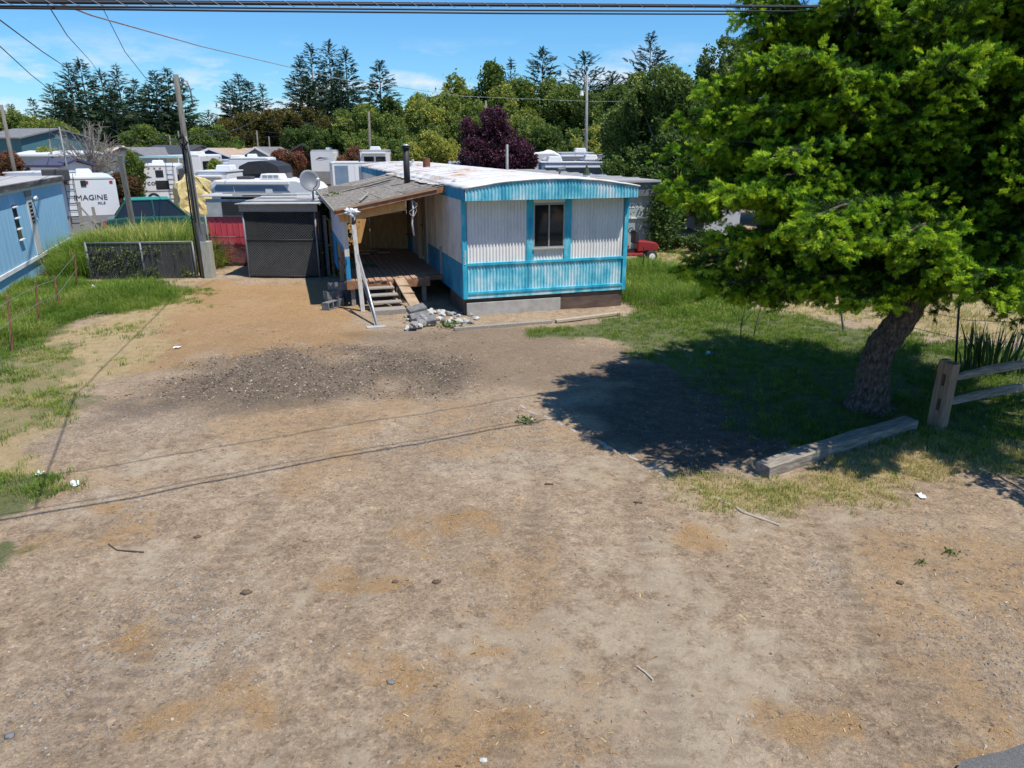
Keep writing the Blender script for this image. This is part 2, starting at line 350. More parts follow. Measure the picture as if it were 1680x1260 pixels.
def ground_mat():
    m, nt, b, out = newmat('ground_dirt')
    tc = N(nt, 'ShaderNodeTexCoord'); co = tc.outputs['Object']
    def noise(s, d=6.0, r=.62):
        n = N(nt, 'ShaderNodeTexNoise'); setin(n, Scale=s, Detail=d, Roughness=r); L(nt, co, n.inputs[0]); return n.outputs[0]
    def attr(n): a = N(nt, 'ShaderNodeAttribute', attribute_name=n); return a.outputs['Fac']
    def mth(op, a, c):
        n = N(nt, 'ShaderNodeMath', operation=op); n.use_clamp = False
        for i, q in enumerate((a, c)):
            if isinstance(q, (int, float)): n.inputs[i].default_value = q
            else: L(nt, q, n.inputs[i])
        return n.outputs[0]
    def thr(f, lo, hi):
        n = N(nt, 'ShaderNodeMapRange'); setin(n, From_Min=lo, From_Max=hi); L(nt, f, n.inputs[0]); return n.outputs[0]
    def mix(f, a, c):
        n = N(nt, 'ShaderNodeMixRGB')
        for i, q in enumerate((f, a, c)):
            if isinstance(q, tuple): n.inputs[i].default_value = (*q, 1)
            elif isinstance(q, (int, float)): n.inputs[i].default_value = q
            else: L(nt, q, n.inputs[i])
        return n.outputs[0]
    n1, n2, n3, n4 = noise(.9), noise(6.0, 8.0, .7), noise(30.0, 8.0, .82), noise(120.0, 3.0, .7)
    rc = ramp(nt, [(.36, (.14, .098, .062)), (.46, (.285, .208, .138)), (.53, (.362, .272, .186)), (.62, (.50, .395, .285))]); L(nt, mth('ADD', mth('ADD', mth('MULTIPLY', n1, .2), mth('MULTIPLY', n2, .35)), mth('MULTIPLY', n3, .45)), rc.inputs[0])
    col = rc.outputs[0]
    # grit: every crumb of soil has its own tone
    for sc_, am in ((17.0, .42), (52.0, .55)):
        vg = N(nt, 'ShaderNodeTexVoronoi', feature='F1'); setin(vg, Scale=sc_, Randomness=1.0); L(nt, co, vg.inputs['Vector'])
        sg = N(nt, 'ShaderNodeSeparateColor'); L(nt, vg.outputs['Color'], sg.inputs[0])
        rg = ramp(nt, [(0, (.42, .42, .43)), (.12, (.80, .79, .78)), (.5, (1, 1, 1)), (.85, (1.12, 1.10, 1.07)), (1, (1.45, 1.42, 1.36))]); L(nt, sg.outputs[0], rg.inputs[0])
        mg = N(nt, 'ShaderNodeMixRGB', blend_type='MULTIPLY'); mg.inputs[0].default_value = am; L(nt, col, mg.inputs[1]); L(nt, rg.outputs[0], mg.inputs[2]); col = mg.outputs[0]
    col = mix(thr(mth('ADD', attr('pale'), mth('MULTIPLY', mth('SUBTRACT', n2, .5), 3.0)), .35, 1.6), col, (.43, .355, .26))
    # stones in the dirt
    vo = N(nt, 'ShaderNodeTexVoronoi', feature='F1'); setin(vo, Scale=34.0, Randomness=1.0); L(nt, co, vo.inputs['Vector'])
    vr = ramp(nt, [(0, (.14, .125, .115)), (.35, (.27, .235, .20)), (.7, (.36, .325, .285)), (1, (.19, .17, .17))])
    sv = N(nt, 'ShaderNodeSeparateColor'); L(nt, vo.outputs['Color'], sv.inputs[0]); L(nt, sv.outputs[0], vr.inputs[0])
    stone = mth('MULTIPLY', thr(vo.outputs['Distance'], .42, .30), thr(sv.outputs[1], .35, .4))
    gsel = thr(mth('ADD', mth('MULTIPLY', attr('grey'), .7), mth('MULTIPLY', n2, .5)), .38, .7)
    col = mix(mth('MULTIPLY', stone, gsel), col, vr.outputs[0])
    # chips and rotten straw, orange brown
    chipc = ramp(nt, [(.28, (.135, .062, .02)), (.45, (.29, .155, .055)), (.58, (.40, .245, .10)), (.75, (.50, .36, .19))]); L(nt, mth('ADD', mth('MULTIPLY', n3, .7), mth('MULTIPLY', n4, .3)), chipc.inputs[0])
    fch = thr(mth('ADD', attr('chips'), mth('MULTIPLY', mth('SUBTRACT', mth('ADD', mth('MULTIPLY', n2, .45), mth('MULTIPLY', n3, .55)), .5), 4.2)), .3, 1.0)
    col = mix(mth('MULTIPLY', fch, .7), col, chipc.outputs[0])
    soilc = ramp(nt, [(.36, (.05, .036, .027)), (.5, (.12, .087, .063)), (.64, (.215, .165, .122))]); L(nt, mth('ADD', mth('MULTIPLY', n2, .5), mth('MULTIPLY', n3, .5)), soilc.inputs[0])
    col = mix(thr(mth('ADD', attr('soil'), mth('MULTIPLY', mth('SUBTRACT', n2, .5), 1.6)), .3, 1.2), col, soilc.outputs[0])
    charc = ramp(nt, [(.38, (.02, .018, .017)), (.48, (.085, .066, .052)), (.55, (.17, .13, .095)), (.64, (.32, .26, .19))]); L(nt, mth('ADD', mth('MULTIPLY', n3, .6), mth('MULTIPLY', n2, .4)), charc.inputs[0])
    col = mix(mth('MULTIPLY', thr(mth('ADD', attr('char'), mth('MULTIPLY', mth('SUBTRACT', n2, .5), 1.8)), .25, 1.0), .9), col, charc.outputs[0])
    strc = ramp(nt, [(.3, (.19, .13, .06)), (.5, (.36, .27, .135)), (.7, (.50, .41, .24))]); L(nt, mth('ADD', mth('MULTIPLY', n3, .6), mth('MULTIPLY', n2, .4)), strc.inputs[0])
    col = mix(mth('MULTIPLY', thr(mth('ADD', attr('straw'), mth('MULTIPLY', mth('SUBTRACT', n2, .5), 1.4)), .25, .9), .85), col, strc.outputs[0])
    grc = ramp(nt, [(.3, (.035, .05, .016)), (.55, (.085, .115, .035)), (.75, (.17, .17, .07))]); L(nt, mth('ADD', mth('MULTIPLY', n3, .6), mth('MULTIPLY', n2, .4)), grc.inputs[0])
    col = mix(mth('MULTIPLY', thr(mth('ADD', attr('green'), mth('MULTIPLY', mth('SUBTRACT', n2, .5), 1.2)), .35, .9), .85), col, grc.outputs[0])
    # grain: fine dark and light specks
    sp = thr(n4, .40, .30); col = mix(mth('MULTIPLY', sp, .75), col, (.06, .05, .042))
    sp2 = thr(n4, .62, .70); col = mix(mth('MULTIPLY', sp2, .6), col, (.50, .45, .38))
    L(nt, col, b.inputs['Base Color']); setin(b, Roughness=.95); b.inputs['Specular IOR Level'].default_value = .15
    hh = mth('ADD', mth('MULTIPLY', n3, .6), mth('MULTIPLY', n4, .35)); hh = mth('ADD', hh, mth('MULTIPLY', mth('MULTIPLY', stone, gsel), .25))
    bp = N(nt, 'ShaderNodeBump'); setin(bp, Strength=.85, Distance=.03); L(nt, hh, bp.inputs['Height']); L(nt, bp.outputs[0], b.inputs['Normal'])
    return m
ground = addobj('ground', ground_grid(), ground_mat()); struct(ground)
_ix = lambda x: np.clip(np.searchsorted(gxs, x)-1, 0, len(gxs)-2)
_iy = lambda y: np.clip(np.searchsorted(gys, y)-1, 0, len(gys)-2)
GH2 = GH.reshape(shp)
def hz(x, y):
    """height of the built ground under x, y (bilinear on the mesh)"""
    x = np.asarray(x, float); y = np.asarray(y, float); i, j = _ix(x), _iy(y)
    fx = (x-gxs[i])/(gxs[i+1]-gxs[i]); fy = (y-gys[j])/(gys[j+1]-gys[j])
    return (GH2[j, i]*(1-fx)+GH2[j, i+1]*fx)*(1-fy)+(GH2[j+1, i]*(1-fx)+GH2[j+1, i+1]*fx)*fy
def gz(x, y): return float(hz(x, y))
GM2 = {k: a.reshape(shp) for k, a in gm.items()}
def gmask(k, x, y): return GM2[k][_iy(y), _ix(x)]
# road: its edge shows in the corner of the lot
e0, e1 = G(1590, 1262), G(1680, 1216); ed = (e1-e0).normalized(); en = Vector((ed.y, -ed.x, 0))
rd = MB(); nseg = 400; vs = []
for i in range(nseg+1):
    p = e0+ed*(-60+120*i/nseg); w = (random.random()-.5)*.10
    vs += [p+en*w+Vector((0, 0, .035)), p+en*7.2+Vector((0, 0, .055))]
rd.add(vs, [(2*i, 2*i+1, 2*i+3, 2*i+2) for i in range(nseg)])
struct(rd.build('road', mat('asphalt', (.075, .075, .078), (.12, .118, .115), (.17, .16, .15), scale=60, detail=8, rough=.9, bump=.6, bscale=180)))

# ------------------------------------------------------------------ stones, chips, grass on the ground
def rock_src(name, m, seed, k=1):
    bm = bmesh.new(); bmesh.ops.create_icosphere(bm, subdivisions=1, radius=.5); rr = random.Random(seed)
    for v in bm.verts: v.co = Vector((v.co.x*1.1, v.co.y*.85, v.co.z*.6))*(.75+rr.random()*.5)
    me = bpy.data.meshes.new(name); bm.to_mesh(me); bm.free(); me.materials.append(m); return bpy.data.objects.new(name, me)
m_stone = foliage('gravel_stone', [(0, (.10, .092, .088)), (.3, (.21, .185, .16)), (.6, (.27, .235, .195)), (1, (.36, .33, .29))], trans=0, rough=.9)
rocks = [rock_src('stone_src', m_stone, s) for s in (1, 2, 3)]
def ptcloud(n, x0, x1, y0, y1, keep):
    x = x0+(x1-x0)*RNG.random(n); y = y0+(y1-y0)*RNG.random(n); k = RNG.random(n) < keep(x, y); return x[k], y[k]
def eul(n, tilt=.4):
    return np.stack([RNG.normal(0, tilt, n), RNG.normal(0, tilt, n), RNG.random(n)*6.283], 1)
x, y = ptcloud(150000, -8, 9, 3, 17, lambda x, y: (.10+.75*gmask('grey', x, y)+.1*gmask('chips', x, y))*(1-gmask('green', x, y))*np.clip((18-y)/11, 0, 1))
n = len(x); s = .008+.022*RNG.random(n)**4
tag(scatter('gravel', np.stack([x, y, hz(x, y)+s*.05], 1), eul(n), s, RNG.random(n), rocks), 'small grey and tan stones scattered over the dirt yard', 'gravel', kind='stuff')
# charred bits and clods of the burnt strip
m_clod = foliage('burnt_clod', [(0, (.025, .02, .018)), (.25, (.075, .055, .042)), (.6, (.18, .135, .095)), (.9, (.32, .26, .19)), (1, (.45, .40, .33))], trans=0, rough=.95)
clods = [rock_src('clod_src', m_clod, s) for s in (11, 12)]
x, y = ptcloud(60000, -9, 1, 10, 18, lambda x, y: gmask('char', x, y)**1.6*1.1)
n = len(x); s = .008+.035*RNG.random(n)**4
tag(scatter('burnt_debris', np.stack([x, y, hz(x, y)+s*.1], 1), eul(n), s, RNG.random(n)**.9, clods), 'black and brown burnt clods strewn across the drive', 'debris', kind='stuff')
# wood chips / straw bits
m_chip = foliage('chip', [(0, (.11, .06, .022)), (.4, (.29, .165, .065)), (.75, (.45, .30, .135)), (1, (.58, .47, .29))], trans=0, rough=.9)
chip = [source('chip_src', [(-.5, -.12, 0), (.5, -.09, .03), (.5, .10, .05), (-.5, .12, .02), (0, 0, .1)], [(0, 1, 4), (1, 2, 4), (2, 3, 4), (3, 0, 4)], m_chip),
        source('straw_src', [(-.5, -.03, 0), (.0, -.03, .08), (.5, -.02, 0), (.5, .02, 0), (0, .03, .08), (-.5, .03, 0)], [(0, 1, 4, 5), (1, 2, 3, 4)], m_chip)]
x, y = ptcloud(130000, -9, 6, 3, 21, lambda x, y: np.clip(.05+.75*gmask('chips', x, y)**1.3+.12*gmask('straw', x, y), 0, 1)*np.clip(9/(y+1), 0, 1))
n = len(x); s = .012+.030*RNG.random(n)**2
tag(scatter('wood_chips', np.stack([x, y, hz(x, y)+.004], 1), eul(n, .15), s, np.clip(RNG.normal(.5, .25, n), 0, 1), chip), 'orange wood chips and straw bits spread on the drive', 'wood chips', kind='stuff')
# grass: tufts of bent blades
def tuft(name, m, nb, seed, spread=.5, bend=.6, w=.03, hmin=.5):
    rr = random.Random(seed); v = []; f = []
    for i in range(nb):
        a = rr.random()*6.283; r = rr.random()**.5*spread; bx, by = r*math.cos(a), r*math.sin(a); h = hmin+(1-hmin)*rr.random(); a2 = a+rr.uniform(-1, 1); b = bend*rr.random()
        dx, dy = math.cos(a2), math.sin(a2); px, py = -dy*w, dx*w; k = len(v)
        v += [(bx-px, by-py, -.05), (bx+px, by+py, -.05), (bx+dx*b*.35*h+px*.8, by+dy*b*.35*h+py*.8, h*.6), (bx+dx*b*.35*h-px*.8, by+dy*b*.35*h-py*.8, h*.6), (bx+dx*b*h, by+dy*b*h, h*(1-.25*b))]
        f += [(k, k+1, k+2, k+3), (k+3, k+2, k+4)]
    return source(name, v, f, m)
m_grass = foliage('grass_blade', [(0, (.05, .085, .014)), (.35, (.115, .215, .022)), (.6, (.225, .31, .04)), (.8, (.43, .38, .13)), (1, (.56, .46, .24))], trans=.35, rough=.6)
grass_src = [tuft('tuft_src', m_grass, 18, 5, .75, .9, .028), tuft('tuft_src', m_grass, 15, 6, .85, 1.2, .03), tuft('tuft_src', m_grass, 14, 8, .6, .8, .024)]
weed_src = [tuft('weed_src', m_grass, 44, s, .6, b_, .011, .15) for s, b_ in ((15, .7), (16, 1.3), (17, 1.7))]
def grass(name, label, n, x0, x1, y0, y1, keep, size, tintf, cat='grass', src=None):
    x, y = ptcloud(n, x0, x1, y0, y1, keep); n = len(x); h = size(x, y)*(.55+.8*RNG.random(n))
    s = np.stack([h*.9+.03, h*.9+.03, h], 1)
    return tag(scatter(name, np.stack([x, y, hz(x, y)], 1), eul(n, .12), s, np.clip(tintf(x, y)+RNG.normal(0, .13, n), 0, 1), src or grass_src), label, cat, kind='stuff')
grass('lawn_grass', 'short green grass under the leaning fir and along the rail fence', 46000, .3, 14, 6.5, 22, lambda x, y: np.clip(gmask('green', x, y)*1.1-.12, 0, 1)*(.35+.65*sstep(.35, .6, vn(x, y, 1.3, 3))),
      lambda x, y: .055+.05*vn(x, y, .6, 2)+.10*sstep(14.5, 17.5, y), lambda x, y: .22+.34*vn(x+5, y, .8, 3)+.30*sstep(8.6, 7.6, y-.25*x+1.2)+.12*sstep(12.5, 15, y))
grass('dry_verge_grass', 'yellow dry grass along the ground timber', 16000, 1, 10, 6, 11, lambda x, y: pm(x, y, POLY['dry_r'], .25, .5)*.9,
      lambda x, y: .05+.03*vn(x, y, 2, 2), lambda x, y: .62+.35*vn(x, y, 1.0, 3))
grass('field_grass', 'dry straw coloured grass of the field beyond the wire posts', 24000, 3, 26, 13, 34, lambda x, y: pm(x, y, POLY['field_r'], .4, .8)*.6,
      lambda x, y: .07+.08*vn(x, y, .5, 3), lambda x, y: .62+.5*(vn(x, y, .5, 3)-.3))
grass('left_lawn_grass', 'patchy green and straw grass along the left edge of the drive', 34000, -14, -3, 5, 21.5, lambda x, y: np.clip(gmask('green', x, y)**1.5+.22*gmask('straw', x, y), 0, 1)*(.1+.9*sstep(.42, .62, vn(x+9, y, 1.5, 3))),
      lambda x, y: .06+.06*vn(x, y, .8, 2), lambda x, y: .27+.45*vn(x, y, .9, 3)*np.where(gmask('straw', x, y) > gmask('green', x, y), 1.5, .6))
tall_poly = [(-13.2, 21.0), (-12.3, 21.6), (-9.8, 21.9), (-9.6, 26), (-13.5, 29), (-16.0, 27), (-15.6, 26.0), (-13.8, 21.4)]
grass('tall_weeds', 'tall overgrown green weeds behind the black chain link fence', 15000, -17, -9, 19, 29, lambda x, y: pm(x, y, tall_poly, .25, .25, 1.2, world=True),
      lambda x, y: .40+.9*vn(x, y, .6, 3), lambda x, y: .20+.75*vn(x, y, .9, 3), 'weeds', weed_src)
lush_poly = [(-15.0, 17.6), (-13.9, 19.6), (-12.6, 19.5), (-8.2, 18.6), (-8.2, 17.2), (-9.6, 15.2), (-10.2, 13.0), (-13, 12)]
grass('tall_edge_grass', 'tall green grass growing along the rusty wire stakes', 13000, -16, -7, 11.5, 21, lambda x, y: pm(x, y, lush_poly, .3, .5, 1.3, world=True)*.85,
      lambda x, y: .09+.36*vn(x, y, .8, 3)*sstep(-8, -10, x), lambda x, y: .18+.55*vn(x+3, y, 1.0, 3), 'grass', weed_src)
side_poly = [(2.9, 17.2), (3.3, 16.6), (4.6, 17.8), (6.5, 17.2), (7.0, 18.6), (5.4, 21.5), (4.2, 23.5), (1.8, 22.5)]
grass('side_weeds', 'long green weeds growing beside the blue home wall', 5200, 1.5, 8, 16, 24, lambda x, y: pm(x, y, side_poly, .3, .4, 1.2, world=True)*.8,
      lambda x, y: .15+.35*vn(x, y, .7, 3), lambda x, y: .2+.45*vn(x+3, y, .8, 3), 'weeds', weed_src)
# ================================================================== BLUE MOBILE HOME
YAW = R(17.5); HO = G(762, 515)
HXF = Matrix.Translation(HO) @ Matrix.Rotation(YAW, 4, 'Z')
def hw(x, y, z=0): return HXF @ Vector((x, y, z))
def streak(name, cols, sx=16.0, dirt=.35, rough=.62):
    """painted sheet metal: chalky vertical streaks plus blotches"""
    m, nt, b, out = newmat(name); tc = N(nt, 'ShaderNodeTexCoord')
    mp = N(nt, 'ShaderNodeMapping'); mp.inputs['Scale'].default_value = (sx, sx, 1.1); L(nt, tc.outputs['Object'], mp.inputs[0])
    n1 = N(nt, 'ShaderNodeTexNoise'); setin(n1, Scale=1.0, Detail=7.0, Roughness=.65); L(nt, mp.outputs[0], n1.inputs[0])
    n2 = N(nt, 'ShaderNodeTexNoise'); setin(n2, Scale=1.7, Detail=5.0, Roughness=.6); L(nt, tc.outputs['Object'], n2.inputs[0])
    a = N(nt, 'ShaderNodeMath', operation='MULTIPLY_ADD'); L(nt, n2.outputs[0], a.inputs[0]); a.inputs[1].default_value = 1.1
    s = N(nt, 'ShaderNodeMath', operation='SUBTRACT'); L(nt, n1.outputs[0], s.inputs[0]); s.inputs[1].default_value = .55; L(nt, s.outputs[0], a.inputs[2])
    k = len(cols); r = ramp(nt, [(.28+.44*i/(k-1), c) for i, c in enumerate(cols)]); L(nt, a.outputs[0], r.inputs[0])
    n3 = N(nt, 'ShaderNodeTexNoise'); setin(n3, Scale=9.0, Detail=8.0, Roughness=.7); L(nt, tc.outputs['Object'], n3.inputs[0])
    mr = N(nt, 'ShaderNodeMapRange'); setin(mr, From_Min=.58, From_Max=.72, To_Max=dirt); L(nt, n3.outputs[0], mr.inputs[0])
    mx = N(nt, 'ShaderNodeMixRGB'); L(nt, mr.outputs[0], mx.inputs[0]); L(nt, r.outputs[0], mx.inputs[1]); mx.inputs[2].default_value = (.16, .15, .14, 1)
    L(nt, mx.outputs[0], b.inputs['Base Color']); setin(b, Roughness=rough); b.inputs['Specular IOR Level'].default_value = .35
    return m
m_blue = streak('faded_turquoise', [(.05, .33, .46), (.11, .46, .58), (.22, .55, .65), (.40, .62, .69), (.56, .67, .71)], sx=5)
m_trim = streak('turquoise_trim', [(.015, .26, .42), (.03, .36, .52), (.05, .44, .58), (.20, .50, .60)], sx=5, dirt=.25)
m_white = streak('chalky_white_siding', [(.62, .61, .59), (.70, .69, .67), (.74, .725, .70), (.78, .765, .74)], sx=5, dirt=.18)
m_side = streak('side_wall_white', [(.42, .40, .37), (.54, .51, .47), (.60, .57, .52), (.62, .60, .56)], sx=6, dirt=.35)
m_shadeblue = streak('shaded_side_blue', [(.012, .14, .25), (.018, .19, .33), (.03, .25, .40), (.05, .28, .42)], sx=6, dirt=.3)  # darker copy of the turquoise, the left side's shade put in the colour
m_cream = mat('cream_panel', (.50, .42, .28), (.58, .50, .36), (.44, .36, .24), scale=3, stretch=(3, 3, .6))
m_wood_grey = mat('weathered_wood', (.17, .15, .13), (.28, .25, .215), (.38, .35, .31), scale=7, stretch=(6, 6, 6), bump=.3, bscale=30, rough=.9)
m_wood_red = mat('red_brown_wood', (.16, .07, .035), (.27, .13, .07), (.34, .19, .11), scale=6, bump=.25, rough=.85)
m_deck = mat('deck_wood', (.24, .135, .085), (.38, .235, .16), (.48, .33, .24), scale=5, stretch=(8, .8, 1), bump=.3, rough=.85)
m_ply = mat('plywood', (.46, .24, .08), (.58, .33, .13), (.66, .42, .20), scale=4, stretch=(5, 5, .7), rough=.75)
m_dark = mat('dark_void', (.012, .011, .01), (.02, .018, .016), rough=.95)
m_glass = mat('dark_window_glass', (.012, .014, .016), (.02, .022, .024), scale=1.5, rough=.06, spec=.6)
m_alu = mat('aluminium_frame', (.42, .42, .42), (.55, .55, .54), rough=.45, metal=.6)
m_concrete = mat('concrete', (.30, .28, .255), (.38, .36, .33), (.45, .43, .40), scale=5, bump=.4, bscale=40, rough=.95)
m_skirt_brown = mat('brown_skirting', (.065, .043, .035), (.11, .072, .056), (.15, .105, .085), scale=3, stretch=(1, 1, 4))
m_rust = mat('rust_pipe', (.13, .045, .025), (.20, .075, .04), scale=9)
m_black = mat('black_metal', (.02, .02, .022), (.035, .034, .034), rough=.6)
home = thing('mobile_home', 'faded turquoise and white corrugated mobile home with a covered side porch', 'mobile home', HO, YAW)
W, LEN = 4.0, 21.0
ZB, ZM, ZF, ZE, ZP = .34, 1.12, 2.53, 2.80, 2.985
def corr(x0, x1, z0, z1, y, pitch=.0765, amp=.0085, top=None):
    """corrugated sheet facing -y with real ribs and 4 mm turn-in at the edges"""
    n = int((x1-x0)/pitch*8); mb = MB(); vs = []
    for i in range(n+1):
        x = x0+(x1-x0)*i/n; yy = y-amp*(math.cos((x-x0)/pitch*2*math.pi)); zt = z1 if top is None else top(x)
        vs += [(x, yy, z0), (x, yy, zt), (x, yy+.004, z0), (x, yy+.004, zt)]
    fs = []
    for i in range(n):
        a, b = 4*i, 4*(i+1); fs += [(a, b, b+1, a+1), (a+3, b+3, b+2, a+2), (a, a+2, b+2, b)]
    mb.add(vs, fs); return mb
# core walls set back behind the siding
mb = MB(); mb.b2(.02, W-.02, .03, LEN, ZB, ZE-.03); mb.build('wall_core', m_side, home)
fa, fb, wa, wb = 1.52, 2.53, 1.645, 2.40
corr(.10, fa-.03, ZM+.03, ZF+.03, .0).build('siding_panel', m_white, home)
corr(fb+.03, W-.10, ZM+.03, ZF+.03, .0).build('siding_panel', m_white, home)
corr(fa+.09, fb-.09, ZM+.03, 1.40, .0).build('siding_panel', m_white, home)
corr(.10, W-.10, ZB+.16, ZM-.03, -.004).build('lower_siding_panel', m_blue, home)
OV = .36
archz = lambda x: ZE+(ZP-ZE)*(1-((x-W/2)/(W/2+.06))**2)
corr(-.02, W+.06, ZF, ZE, -OV, top=lambda x: archz(x)-.03).build('fascia_panel', m_blue, home)
mb = MB(); mb.b2(-.02, W+.06, -OV+.03, .02, ZF+.03, ZF+.05); mb.build('soffit', m_trim, home)
for x0 in (-.02, W-.08):
    mb = MB(); mb.b2(x0, x0+.10, -.035, .05, ZB, ZF+.03); mb.build('corner_trim', m_trim, home, bevel=.004)
for x0, x1 in ((fa-.04, wa), (wb, fb+.04)):
    mb = MB(); mb.b2(x0, x1, -.03, .03, ZM, ZF+.03); mb.build('window_trim', m_trim, home, bevel=.004)
mb = MB(); mb.b2(.08, W-.08, -.035, .03, ZM-.03, ZM+.03); mb.build('belt_rail', m_trim, home, bevel=.004)
mb = MB(); mb.b2(.08, W-.08, -.04, .03, ZB+.10, ZB+.16); mb.build('bottom_rail', m_trim, home, bevel=.004)
mb = MB(); mb.b2(.08, W-.08, -.02, .03, ZB, ZB+.10); mb.build('bottom_board', m_blue, home)
mb = MB(); mb.b2(wa, wb, -.03, .03, 2.43, ZF+.03); mb.build('head_trim', m_white, home)
# window
win = MB(); z0, z1 = 1.42, 2.42
for a, b, c, d in ((wa, wb, z0, z0+.035), (wa, wb, z1-.035, z1), (wa, wa+.03, z0+.035, z1-.035), (wb-.03, wb, z0+.035, z1-.035), ((wa+wb)/2-.015, (wa+wb)/2+.015, z0+.035, z1-.035)): win.b2(a, b, -.028, .02, c, d)
wf = win.build('window', m_alu, home)
for a, b, y in ((wa+.03, (wa+wb)/2-.015, .0), ((wa+wb)/2+.015, wb-.03, -.01)):
    mb = MB(); mb.b2(a, b, y, y+.006, z0+.035, z1-.035); mb.build('pane', m_glass, wf)
mb = MB(); mb.b2(wa-.01, wb+.01, -.06, .0, z0-.035, z0); mb.build('sill', m_alu, wf)
# roof: low arch with seams
mr_, nt, b, out = newmat('rusty_white_roof'); tc = N(nt, 'ShaderNodeTexCoord')
mp = N(nt, 'ShaderNodeMapping'); mp.inputs['Scale'].default_value = (.9, .28, 1); L(nt, tc.outputs['Object'], mp.inputs[0])
n1 = N(nt, 'ShaderNodeTexNoise'); setin(n1, Scale=1.6, Detail=9.0, Roughness=.66); L(nt, mp.outputs[0], n1.inputs[0])
n2 = N(nt, 'ShaderNodeTexNoise'); setin(n2, Scale=.35, Detail=3.0); L(nt, tc.outputs['Object'], n2.inputs[0])
sm = N(nt, 'ShaderNodeMath', operation='MULTIPLY_ADD'); L(nt, n2.outputs[0], sm.inputs[0]); sm.inputs[1].default_value = .55; L(nt, n1.outputs[0], sm.inputs[2])
r = ramp(nt, [(.74, (.62, .61, .60)), (.84, (.60, .55, .51)), (.91, (.52, .38, .29)), (.96, (.42, .25, .16)), (1.0, (.58, .50, .45))]); L(nt, sm.outputs[0], r.inputs[0]); L(nt, r.outputs[0], b.inputs['Base Color']); setin(b, Roughness=.6)
roof = MB(); nx = 24; ny = 60; vs = []
for j in range(ny+1):
    yy = -OV-.03+(LEN+OV+.06)*j/ny
    for i in range(nx+1):
        x = -.05+(W+.14)*i/nx; vs.append((x, yy, archz(x)+.012*math.sin(j*1.9)+random.uniform(-.006, .006)))
fs = [(j*(nx+1)+i, j*(nx+1)+i+1, (j+1)*(nx+1)+i+1, (j+1)*(nx+1)+i) for j in range(ny) for i in range(nx)]
roof.add(vs, fs); ro = roof.build('roof', mr_, home, True)
sd = ro.modifiers.new('thick', 'SOLIDIFY'); sd.thickness = .035; sd.offset = -1
for j in range(1, 17):
    yy = j*1.22; mb = MB(); k = 16
    pts = [(-.04+(W+.12)*i/k, yy, archz(-.04+(W+.12)*i/k)+.012) for i in range(k+1)]; mb.tube(pts, .016, 5); mb.build('roof_seam', mr_, ro)
# side fascia, walls, skirting
def corr_side(y0, y1, z0, z1, x, m, name, pitch=.0765, amp=.011):
    n = int((y1-y0)/pitch*4); vs = []
    for i in range(n+1):
        y = y0+(y1-y0)*i/n; xx = x-amp*math.cos((y-y0)/pitch*2*math.pi); vs += [(xx, y, z0), (xx, y, z1)]
    return MB().add(vs, [(2*i+2, 2*i, 2*i+1, 2*i+3) for i in range(n)]).build(name, m, home, True)
corr_side(-OV, LEN, ZF, ZE-.02, -.03, m_shadeblue, 'side_fascia')
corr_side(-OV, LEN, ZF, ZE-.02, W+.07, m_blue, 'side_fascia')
ys = [0.05, 2.1, 4.15]
for a, b in zip(ys[:-1], ys[1:]):
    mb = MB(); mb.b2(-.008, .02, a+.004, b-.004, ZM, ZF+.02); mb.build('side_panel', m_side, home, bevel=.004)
    mb = MB(); mb.b2(-.010, .02, a+.004, b-.004, ZB, ZM-.006); mb.build('lower_side_panel', m_shadeblue, home, bevel=.004)
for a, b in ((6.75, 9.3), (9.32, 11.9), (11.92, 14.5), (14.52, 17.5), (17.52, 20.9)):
    mb = MB(); mb.b2(-.010, .02, a, b, ZB, ZM-.01); mb.build('lower_side_panel', m_shadeblue, home)
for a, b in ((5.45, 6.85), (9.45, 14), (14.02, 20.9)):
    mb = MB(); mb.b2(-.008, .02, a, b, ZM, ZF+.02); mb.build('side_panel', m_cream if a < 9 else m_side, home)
mb = MB(); mb.b2(-.03, .02, 4.10, 4.17, ZB, ZF); mb.build('wall_batten', m_side, home)
# lines of the tall batten pattern on the side wall
for yy in (.75, 1.43, 2.78, 3.46):
    mb = MB(); mb.b2(-.016, .0, yy-.012, yy+.012, ZM, ZF); mb.build('wall_batten', m_side, home)
mb = MB(); mb.beam((-.022, 2.25, .55), (-.022, 2.25, 1.25), .09, .03, (0, 1, 0)); mb.build('loose_board', m_wood_grey, home)
# door and its frame
dr = MB(); dr.b2(-.02, .03, 4.45, 5.2, .62, 2.45); dro = dr.build('door', m_cream, home, bevel=.005)
for a, b in ((4.18, 4.43), (5.22, 5.42)):
    mb = MB(); mb.b2(-.05, .03, a, b, .45, 2.5); mb.build('door_jamb', m_wood_grey if a < 5 else m_cream, home)
mb = MB(); mb.b2(-.07, -.05, 4.5, 4.55, .7, 2.45); mb.build('door_edge', m_wood_red, home)
mb = MB(); mb.tube([(-.09, 4.6, 1.55), (-.05, 4.6, 1.55)], .035, 8); mb.build('handle', mat('red_reflector', (.5, .02, .02), (.4, .02, .02), rough=.4), dro)
# porch window with dark glass
mb = MB()
for a, b, c, d in ((6.9, 9.4, .95, 1.02), (6.9, 9.4, 2.38, 2.45), (6.9, 6.98, 1.02, 2.38), (9.32, 9.4, 1.02, 2.38), (8.1, 8.16, 1.02, 2.38)): mb.b2(-.05, .03, a, b, c, d)
wf2 = mb.build('window', m_wood_red, home)
for a, b in ((6.98, 8.1), (8.16, 9.32)):
    mb = MB(); mb.b2(-.012, .0, a, b, 1.02, 2.38); mb.build('pane', m_glass, wf2)
